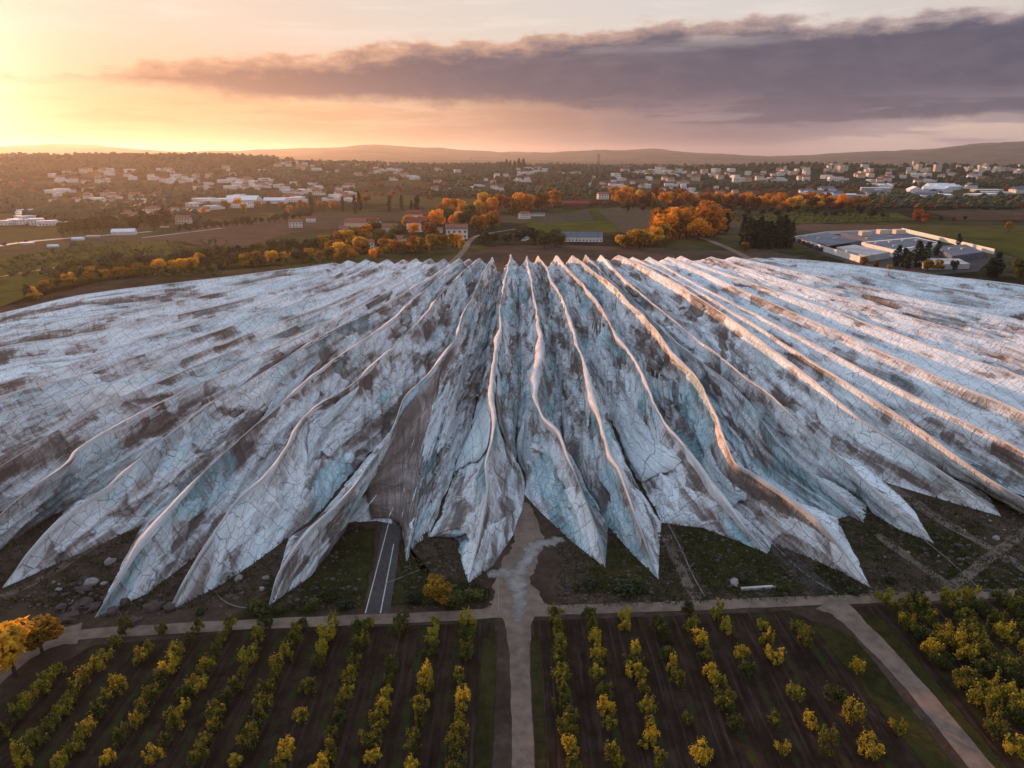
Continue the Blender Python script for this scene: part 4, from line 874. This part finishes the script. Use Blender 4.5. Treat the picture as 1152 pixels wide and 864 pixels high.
CL = [  # photo area, number, prototypes, label, group, size
 ((310, 350, 183, 196), 10, HP, 'pale house among trees on the crest of the wooded hill', 'houses on the wooded hill crest', 1.5),
 ((352, 398, 184, 196), 8, HP, 'pale house right of the hill crest wood', 'houses right of the hill crest', 1.3),
 ((205, 300, 203, 214), 22, HP[:2] + HP[3:], 'pale house on the middle slope of the left hill', 'houses on the middle slope', 1.3),
 ((300, 400, 208, 228), 42, HP, 'pale house in the village below the wooded hill', 'houses in the village below the hill', 1.25),
 ((215, 290, 222, 236), 12, HP[3:], 'long pale building in front of the hillside village', 'long buildings before the village', 1.5),
 ((60, 200, 192, 208), 26, HP, 'hazy pale house high on the left hillside', 'hazy houses high on the left hillside', 1.5),
 ((40, 160, 216, 230), 18, HP, 'hazy pale house low on the left hillside', 'hazy houses low on the left hillside', 1.3),
 ((110, 215, 238, 252), 20, HP, 'pale house behind the golden thicket at the left', 'houses behind the left thicket', 1.1),
 ((120, 300, 190, 214), 22, HP, 'pale house scattered on the wooded slope above the village', 'houses scattered on the wooded slope', 1.3),
 ((400, 660, 190, 204), 24, HP, 'white house scattered along the far central slope', 'houses along the far central slope', 1.5),
 ((8, 70, 240, 254), 12, HP[3:], 'pale hall in the sunlit haze near the left edge', 'halls near the left edge', 1.0),
 ((400, 460, 186, 200), 12, HP, 'white house at the left of the central wooded rise', 'houses left of the central rise', 1.3),
 ((460, 590, 203, 215), 14, HP, 'white house on the open slope in the centre distance', 'houses in the centre distance', 1.2),
 ((576, 615, 188, 200), 8, HP, 'white house beside the dark clump on the central rise', 'houses on the central rise', 1.7),
 ((664, 770, 200, 215), 30, HP, 'white house in the suburb beyond the vineyard', 'houses in the suburb beyond the vineyard', 1.3),
 ((690, 770, 188, 200), 26, HP, 'white house in the upper suburb right of the pylon', 'houses in the upper suburb', 1.8),
 ((775, 880, 192, 206), 28, HP, 'pale house in the long suburb right of centre', 'houses in the long suburb', 1.8),
 ((880, 1152, 188, 197), 56, BP, 'sunlit apartment block of the distant town at right', 'apartment blocks of the distant town', 1.0),
 ((900, 1152, 196, 208), 30, HP, 'low pale house under the distant apartment blocks', 'low houses under the apartment blocks', 1.8),
 ((980, 1152, 210, 224), 30, WP + HP[3:], 'pale industrial hall in the flat land at right', 'industrial halls at right', 1.1),
 ((888, 975, 212, 222), 12, WP + HP[3:], 'pale hall behind the orange hedgerow', 'halls behind the orange hedgerow', .9),
 ((770, 830, 210, 222), 9, HP, 'white house left behind the orange hedgerow', 'houses behind the orange hedgerow', 1.1),
]
for (x0, x1, y0, y1), n_, P_, lab, grp, s_ in CL:
    for k in range(n_):
        g = hit(rs.uniform(x0, x1), rs.uniform(y0, y1))
        if g is None: continue
        HS.append((P_[rs.randrange(len(P_))], 'house' if P_ is not BP else 'apartment_block', g, s_ * rs.uniform(.75, 1.15), rs.choice([0, .4, -.3, .9, 1.57, 1.2]) + rs.uniform(-.15, .15), lab, 'building', grp))
# the 280 houses that show largest are things of their own, the rest of the far town one mass
HS.sort(key=lambda h: -(max(v.co.x for v in h[0][0][1].vertices) * h[3] / np.linalg.norm(h[2])))
V = []; F = []; MI = []; mats_ = [M['plaster'], M['tile'], M['glass'], M['cream'], M['white_roof'], M['concrete'], M['slate']]; nh = 0
for h in HS:
    if h[1] != 'house' or nh < 280:
        put_house(*h); nh += h[1] == 'house'; continue
    HL.append((h[2][0], h[2][1], 18 * h[3])); c_, s1 = math.cos(h[4]) * h[3], math.sin(h[4]) * h[3]
    for nm, me in h[0]:
        i = len(V); V += [(h[2][0] + v.co.x * c_ - v.co.y * s1, h[2][1] + v.co.x * s1 + v.co.y * c_, h[2][2] + v.co.z * h[3]) for v in me.vertices]
        for p in me.polygons: F.append(tuple(i + k for k in p.vertices)); MI.append(mats_.index(me.materials[p.material_index]))
tag(meshobj('distant_houses', V, F, None, mats=mats_, midx=MI), 'tiny pale houses of the farthest villages merging into the slopes', 'houses', kind='stuff')
def named(x, y, wpx, proto, name, rz, label, cat='building', sy=1.0):
    g = hit(x, y); zc = g[1] * CP + (H - g[2]) * SP; s_ = wpx * zc / 768 / (max(v.co.x for v in proto[0][1].vertices) - min(v.co.x for v in proto[0][1].vertices))
    return put_house(proto, name, g, s_, rz, label, cat)
WH = house_mesh(31, M['plaster'], M['slate'], 44, 16, 4.5, near=True); FH = house_mesh(32, M['plaster'], M['tile'], 14, 9, 6.5, near=True); RH = house_mesh(33, M['redroof'], M['redroof'], 50, 16, 5, near=True)
FH2 = house_mesh(34, M['cream'], M['tile'], 16, 10, 5.5, near=True); FH3 = house_mesh(35, M['plaster'], M['redroof'], 11, 9, 5, near=True)
named(652, 271, 50, WH, 'farm_hall', -.05, 'long white farm hall with blue grey roof behind the centre of the fan')
named(590, 270, 18, WH, 'farm_hall', 1.3, 'small white farm hall with grey roof left of the long hall')
named(514, 268, 24, FH, 'farmhouse', .1, 'white farmhouse with red tiled roof beside the lane behind the ridges')
named(646, 232, 32, RH, 'red_barn', 0, 'long red roofed barn beside the distant vineyard')
named(590, 246, 12, FH, 'farmhouse', .5, 'white gabled farmhouse left of the distant vineyard'); named(604, 243, 18, WH, 'farm_hall', .1, 'low white shed beside the gabled farmhouse')
named(678, 224, 12, FH, 'farmhouse', .2, 'small white house right of the red roofed barn')
for k, (x, y, w_) in enumerate([(402, 258, 24), (420, 256, 16), (396, 272, 13), (438, 262, 20), (470, 260, 22), (414, 280, 17), (446, 275, 20), (466, 249, 18), (388, 262, 12), (492, 262, 12), (350, 250, 10), (333, 256, 14)]):
    named(x, y, w_, (FH2, FH3, FH)[k % 3], 'farmhouse', rs.uniform(-.4, .4), 'tiled house standing among the autumn trees left of the farm lane')['group'] = 'houses of the hamlet among autumn trees'
for k, (x, y, w_) in enumerate([(275, 230, 35), (240, 229, 20), (226, 238, 18), (310, 229, 24)]):
    named(x, y, w_, WP[k % 3], 'warehouse', rs.uniform(-.1, .1), 'long white warehouse in front of the hillside village')['group'] = 'white warehouses before the village'
for k, (x, y, w_) in enumerate([(140, 264, 24), (105, 267, 14), (88, 270, 12), (30, 275, 15), (60, 278, 11), (185, 256, 9)]):
    named(x, y, w_, WP[k % 2], 'greenhouse', .25, 'long pale low shed beside the hazy lane at left')['group'] = 'pale sheds beside the left lane'
# ------------------------------------------------------------------ walled compound at the right
ga, gb = hit(890, 268), hit(1000, 300)
def Ppx(x, y, z=0): g = hit(x, y); g[2] = float(g[2]) + z; return g
comp = empty('industrial_compound', tuple(Ppx(1000, 285))); tag(comp, 'walled compound of low white flat roofed halls behind the right side of the fan', 'compound')
O = np.array(comp.location)
def wallrun(pts, hgt, th, m_, nm, openings=0):
    b_ = MB()
    for (a, c) in zip(pts[:-1], pts[1:]):
        A_, C_ = Ppx(*a) - O, Ppx(*c) - O; d = C_ - A_; L_ = np.linalg.norm(d[:2]); n_ = np.array([-d[1], d[0], 0]) / L_ * th / 2; z0, z1 = -1.0, hgt; i = len(b_.v)
        for p in (A_ - n_, C_ - n_, C_ + n_, A_ + n_): b_.v.append((p[0], p[1], z0))
        for p in (A_ - n_, C_ - n_, C_ + n_, A_ + n_): b_.v.append((p[0], p[1], z1))
        for f in ((0, 3, 2, 1), (4, 5, 6, 7), (0, 1, 5, 4), (1, 2, 6, 5), (2, 3, 7, 6), (3, 0, 4, 7)): b_.f.append(tuple(i + k for k in f)); b_.mi.append(0)
    return b_.build(nm, m_, comp)
def block(pts, z0, z1, m_, nm):
    P_ = [Ppx(*p) - O for p in pts]; k = len(P_); V = [(p[0], p[1], z0) for p in P_] + [(p[0], p[1], z1) for p in P_]
    F = [tuple(range(k, 2 * k)), tuple(reversed(range(k)))] + [(i, (i + 1) % k, k + (i + 1) % k, k + i) for i in range(k)]
    return meshobj(nm, V, F, m_, comp)
block([(888, 272), (930, 266), (1015, 263), (1075, 280), (1115, 292), (1100, 306), (1020, 312), (966, 299), (930, 288)], -1, .4, M['asphalt'], 'yard')
wallrun([(890, 270), (925, 283), (967, 296)], 5.2, .6, M['plaster'], 'front_wall')
wallrun([(890, 270), (930, 264), (1012, 261)], 3.5, .6, M['plaster'], 'rear_wall')
wallrun([(1014, 261), (1060, 272), (1118, 286)], 4.5, .8, M['plaster'], 'right_wall')
block([(893, 273), (930, 268), (968, 277), (932, 283)], 4.6, 5.4, M['slate'], 'roof')
block([(945, 266), (1006, 264), (1040, 272), (985, 278)], .4, 4.6, M['slate'], 'hall')
block([(968, 280), (1030, 274), (1058, 281), (1004, 290)], .4, 6.2, M['plaster'], 'hall')
block([(972, 281), (1029, 275.5), (1052, 281), (1003, 288.5)], 6.203, 6.7, M['slate'], 'roof')
block([(940, 285), (960, 282), (1000, 291), (972, 296)], .4, 5.5, M['concrete'], 'hall')
block([(1052, 284), (1085, 281), (1105, 290), (1070, 295)], .4, 5.0, M['slate'], 'hall')
block([(1026, 296), (1078, 297), (1090, 303), (1040, 304)], .4, 4.2, M['concrete'], 'hall')
for x_, y_ in ((972, 270), (992, 268), (1010, 268)): g = Ppx(x_, y_) - O; b_ = MB(); b_.box(g[0] - 5, g[0] + 5, g[1] - 4, g[1] + 4, 4.62, 9); b_.build('roof_cabin', M['cream'], comp)
for x_, y_, z_ in ((985, 283, 6.7), (1000, 281, 6.7), (1015, 279, 6.7), (1030, 279, 6.7), (1005, 286, 6.7), (905, 273, 5.4), (920, 275, 5.4), (938, 275, 5.4), (1068, 287, 5.0), (1082, 287, 5.0), (1000, 272, 4.6), (975, 274, 4.6)):
    g = Ppx(x_, y_) - O; b_ = MB(); b_.box(g[0] - 1.6, g[0] + 1.6, g[1] - 1.2, g[1] + 1.2, z_ + .005, z_ + 1.3); b_.build('roof_vent', M['concrete'], comp)
for k in range(7):
    t = (k + .5) / 7; g = Ppx(892 + 33 * t, 270.6 + 13 * t) - O; b_ = MB(); b_.box(g[0] - 3, g[0] + 3, g[1] - 4.2, g[1] - .5, .2, 4.0); b_.build('gate', M['glass'], comp)
# ------------------------------------------------------------------ background trees
def line_of(pts, n_, P_, hpx, name, label, group, jy=1.5, wf=(.9, 1.3)):
    pts = [np.array(p, float) for p in pts]; L_ = [0]
    for a, c in zip(pts[:-1], pts[1:]): L_.append(L_[-1] + np.linalg.norm(c - a))
    for k in range(n_):
        t = (k + rs.uniform(.1, .9)) / n_ * L_[-1]; x = np.interp(t, L_, [p[0] for p in pts]); y = np.interp(t, L_, [p[1] for p in pts]) + rs.gauss(0, jy)
        tree_px(x, y, hpx * rs.uniform(.7, 1.2), P_, name, label, group, wf=rs.uniform(*wf))
line_of([(35, 334), (80, 318), (150, 311), (230, 303), (330, 295), (385, 291)], 46, GOLD + OLI[:1], 14, 'autumn_tree', 'golden tree in the row behind the left rim of the fan', 'golden trees behind the left rim', 1.2)
line_of([(60, 312), (150, 303), (240, 292), (330, 284), (400, 274)], 64, OLI + DRK, 14, 'dark_tree', 'dark green tree behind the golden row at left', 'dark green trees behind the golden row', 2.5)
line_of([(360, 290), (400, 287), (440, 285), (480, 284), (520, 280)], 34, ORA + GOLD, 15, 'autumn_tree', 'orange tree around the hamlet behind the fan', 'orange trees around the hamlet', 3)
line_of([(380, 275), (440, 268), (500, 258), (560, 250)], 34, ORA + GOLD + OLI, 17, 'autumn_tree', 'orange tree between the hamlet houses', 'orange trees between the hamlet houses', 5)
line_of([(500, 248), (560, 240), (625, 233)], 22, ORA + GOLD[:1], 18, 'autumn_tree', 'orange tree in the grove left of the red roofed barn', 'orange grove left of the red barn', 3)
line_of([(540, 277), (575, 274), (612, 277), (640, 279)], 8, OLI + DRK, 17, 'dark_tree', 'dark bushy tree beside the white farm halls', 'dark trees beside the farm halls', 1)
line_of([(696, 280), (715, 279), (750, 276)], 8, GOLD, 20, 'autumn_tree', 'golden tree at the near end of the big orange grove', 'golden trees before the orange grove', 1.5)
line_of([(735, 272), (770, 268), (812, 266)], 14, ORA, 26, 'autumn_tree', 'large orange tree in the round grove right of the vineyard', 'big orange grove', 3)
line_of([(740, 258), (780, 254), (815, 256)], 12, ORA, 22, 'autumn_tree', 'large orange tree at the back of the round grove', 'back of the big orange grove', 3)
line_of([(688, 230), (740, 230), (800, 234), (870, 236), (930, 236), (975, 236)], 60, ORA + RUST + GOLD[:1], 15, 'autumn_tree', 'orange tree in the long hedgerow across the right background', 'orange hedgerow trees', 2.0)
line_of([(700, 236), (800, 240), (900, 243), (1000, 244)], 30, OLI + DRK, 10, 'dark_tree', 'dark bush in front of the long orange hedgerow', 'dark bushes before the orange hedgerow', 1.5)
for x in range(836, 890, 4): tree_px(x + rs.uniform(-1, 1), 278 + (x - 836) * .03 + rs.uniform(-1, 1.5), rs.uniform(28, 36), CYP, 'cypress', 'dark slim cypress in the dense row left of the walled compound', 'cypress row left of the compound', wf=1.25)
for x, y, h_ in ((816, 262, 22), (808, 262, 20), (1008, 300, 24), (1016, 301, 22), (1030, 301, 30), (1040, 300, 28), (1020, 303, 20), (1053, 288, 17), (1077, 279, 16), (1120, 312, 28), (1112, 312, 22)): tree_px(x, y, h_, CYP, 'cypress', 'dark cypress standing in or before the walled compound', 'cypresses around the compound', wf=1.9)
for x, y, h_, P_ in ((971, 301, 12, GOLD), (985, 303, 9, ORA), (1000, 306, 8, GOLD), (1043, 306, 14, GOLD), (1055, 306, 14, GOLD), (1072, 306, 13, DRK), (1146, 318, 28, OLI), (1160, 318, 26, GOLD), (1031, 250, 14, RUST), (1040, 251, 11, RUST), (1134, 260, 11, GOLD), (1058, 249, 6, DRK), (1072, 249, 5, DRK), (1085, 248, 5, DRK), (838, 284, 12, GOLD), (612, 280, 20, OLI)):
    tree_px(x, y, h_, P_, 'autumn_tree', 'rounded tree near the walled compound and its fields', 'rounded trees near the compound')
for x, y, h_ in ((32, 336, 17), (40, 338, 9)): tree_px(x, y, h_, CYP if h_ > 10 else GOLD, 'tree', 'dark oval tree at the left corner of the fan' if h_ > 10 else 'low golden bush under the dark oval tree', wf=2.4)
for x in (352, 350, 386, 400, 405, 438, 452, 463, 468, 470): tree_px(x, 238 + rs.uniform(-3, 3), rs.uniform(13, 22), CYP, 'cypress', 'slim cypress in the farmland below the hillside village', 'cypresses below the village', wf=1.2)
for x in (570, 574, 579, 584, 589): tree_px(x, 190, rs.uniform(8, 12), CYP, 'cypress', 'tall dark tree in the clump on the central skyline', 'dark clump on the skyline', wf=1.8)
line_of([(200, 262), (270, 254), (340, 247), (352, 246)], 26, DRK, 9, 'dark_tree', 'dark tree in the hedge above the brown field', 'dark hedge above the brown field', .8)
line_of([(70, 264), (120, 260), (170, 256), (190, 254)], 24, OLI, 17, 'dark_tree', 'tree of the golden thicket above the left lane', 'thicket above the left lane', 2)
line_of([(220, 240), (300, 238), (345, 240), (420, 228)], 16, ORA + GOLD, 10, 'autumn_tree', 'orange tree in front of the hillside village', 'orange trees before the village', 3)
# woods on the hills: nobody could count them
HA = np.array(HL)
def wood(name, areas, mat_, size=(5, 9), label=None):
    V = []; F = []
    for (x0, x1, y0, y1), n_ in areas:
        for _ in range(n_):
            g = hit(rs.uniform(x0, x1), rs.uniform(y0, y1))
            if g is None: continue
            if np.any((np.abs(HA[:, 0] - g[0]) < HA[:, 2] + 10) & (HA[:, 1] - g[1] > -15) & (HA[:, 1] - g[1] < 60 + g[1] * .03)): continue
            s_ = rs.uniform(*size) * (1 + g[1] / 9000); n0 = len(V); a0 = rs.uniform(0, 6)
            for (rr, zz) in ((.75, .1), (1.0, .6), (.62, 1.25)):
                for k in range(6):
                    a = a0 + k * 1.047 + zz; q_ = rs.uniform(.7, 1.2); V.append((g[0] + math.cos(a) * rr * s_ * q_, g[1] + math.sin(a) * rr * s_ * q_, g[2] + zz * s_ * rs.uniform(.8, 1.15)))
            V.append((g[0], g[1], g[2] + 1.6 * s_))
            for r_ in range(2):
                for k in range(6): F.append((n0 + r_ * 6 + k, n0 + r_ * 6 + (k + 1) % 6, n0 + r_ * 6 + 6 + (k + 1) % 6, n0 + r_ * 6 + 6 + k))
            for k in range(6): F.append((n0 + 12 + k, n0 + 12 + (k + 1) % 6, n0 + 18))
    tag(meshobj(name, V, F, mat_), label, 'wood', kind='stuff')
wood('woodland', [((-60, 330, 176, 204), 3000), ((-60, 400, 200, 226), 1500), ((300, 560, 184, 204), 2600), ((560, 760, 186, 202), 1600), ((0, 220, 226, 250), 1100), ((760, 1200, 186, 212), 2200), ((480, 700, 200, 222), 450), ((980, 1200, 222, 236), 300)], M['dark'], label='dark woodland covering the distant slopes between the villages')
wood('woodland', [((-60, 560, 180, 225), 500), ((560, 1200, 190, 236), 800)], M['rust'], (4, 7), 'russet woodland patches in the distant farmland')
wood('scrub', [((100, 400, 280, 300), 300), ((0, 260, 272, 312), 500), ((820, 1000, 236, 250), 250)], M['olive'], (1.0, 2.2), 'olive scrub in the fields behind the fan')
# pylon on the skyline
g = hit(673, 190); py_ = empty('pylon', tuple(g)); tag(py_, 'slender dark lattice pylon standing on the skyline right of centre', 'pylon')
hh = 16 * (g[1] * CP) / 768; b_ = MB()
for sx in (-1, 1):
    for sy in (-1, 1): b_.tube([(sx * hh * .10, sy * hh * .1, 0), (sx * hh * .02, sy * hh * .02, hh)], hh * .010, 4)
for k in range(7):
    z = hh * k / 7; r_ = hh * (.10 - .08 * k / 7); r2 = hh * (.10 - .08 * (k + 1) / 7)
    b_.tube([(-r_, -r_, z), (r2, -r2, z + hh / 7)], hh * .006, 4); b_.tube([(r_, -r_, z), (-r2, -r2, z + hh / 7)], hh * .006, 4)
b_.build('mast', M['steel'], py_)
b_ = MB()
for z in (.72, .84, .95): b_.tube([(-hh * .16, 0, hh * z), (hh * .16, 0, hh * z)], hh * .009, 4)
b_.build('arm', M['steel'], py_)
# ------------------------------------------------------------------ evening haze
b_ = MB(); b_.box(-23000, 23000, -800, 25500, -60, 440)
hz = b_.build('haze', None, mats=[bpy.data.materials.new('haze')]); tag(hz, 'thin warm evening haze over the whole valley', 'haze', kind='stuff')
hm = hz.data.materials[0]; hm.use_nodes = True; hm.node_tree.nodes.clear(); n = NT(hm.node_tree)
pv = n.new('ShaderNodeVolumePrincipled'); pv.inputs['Color'].default_value = (.93, .88, .90, 1); pv.inputs['Density'].default_value = 3.7e-5; pv.inputs['Anisotropy'].default_value = .60
o_ = n.new('ShaderNodeOutputMaterial'); n.l.new(pv.outputs[0], o_.inputs['Volume'])
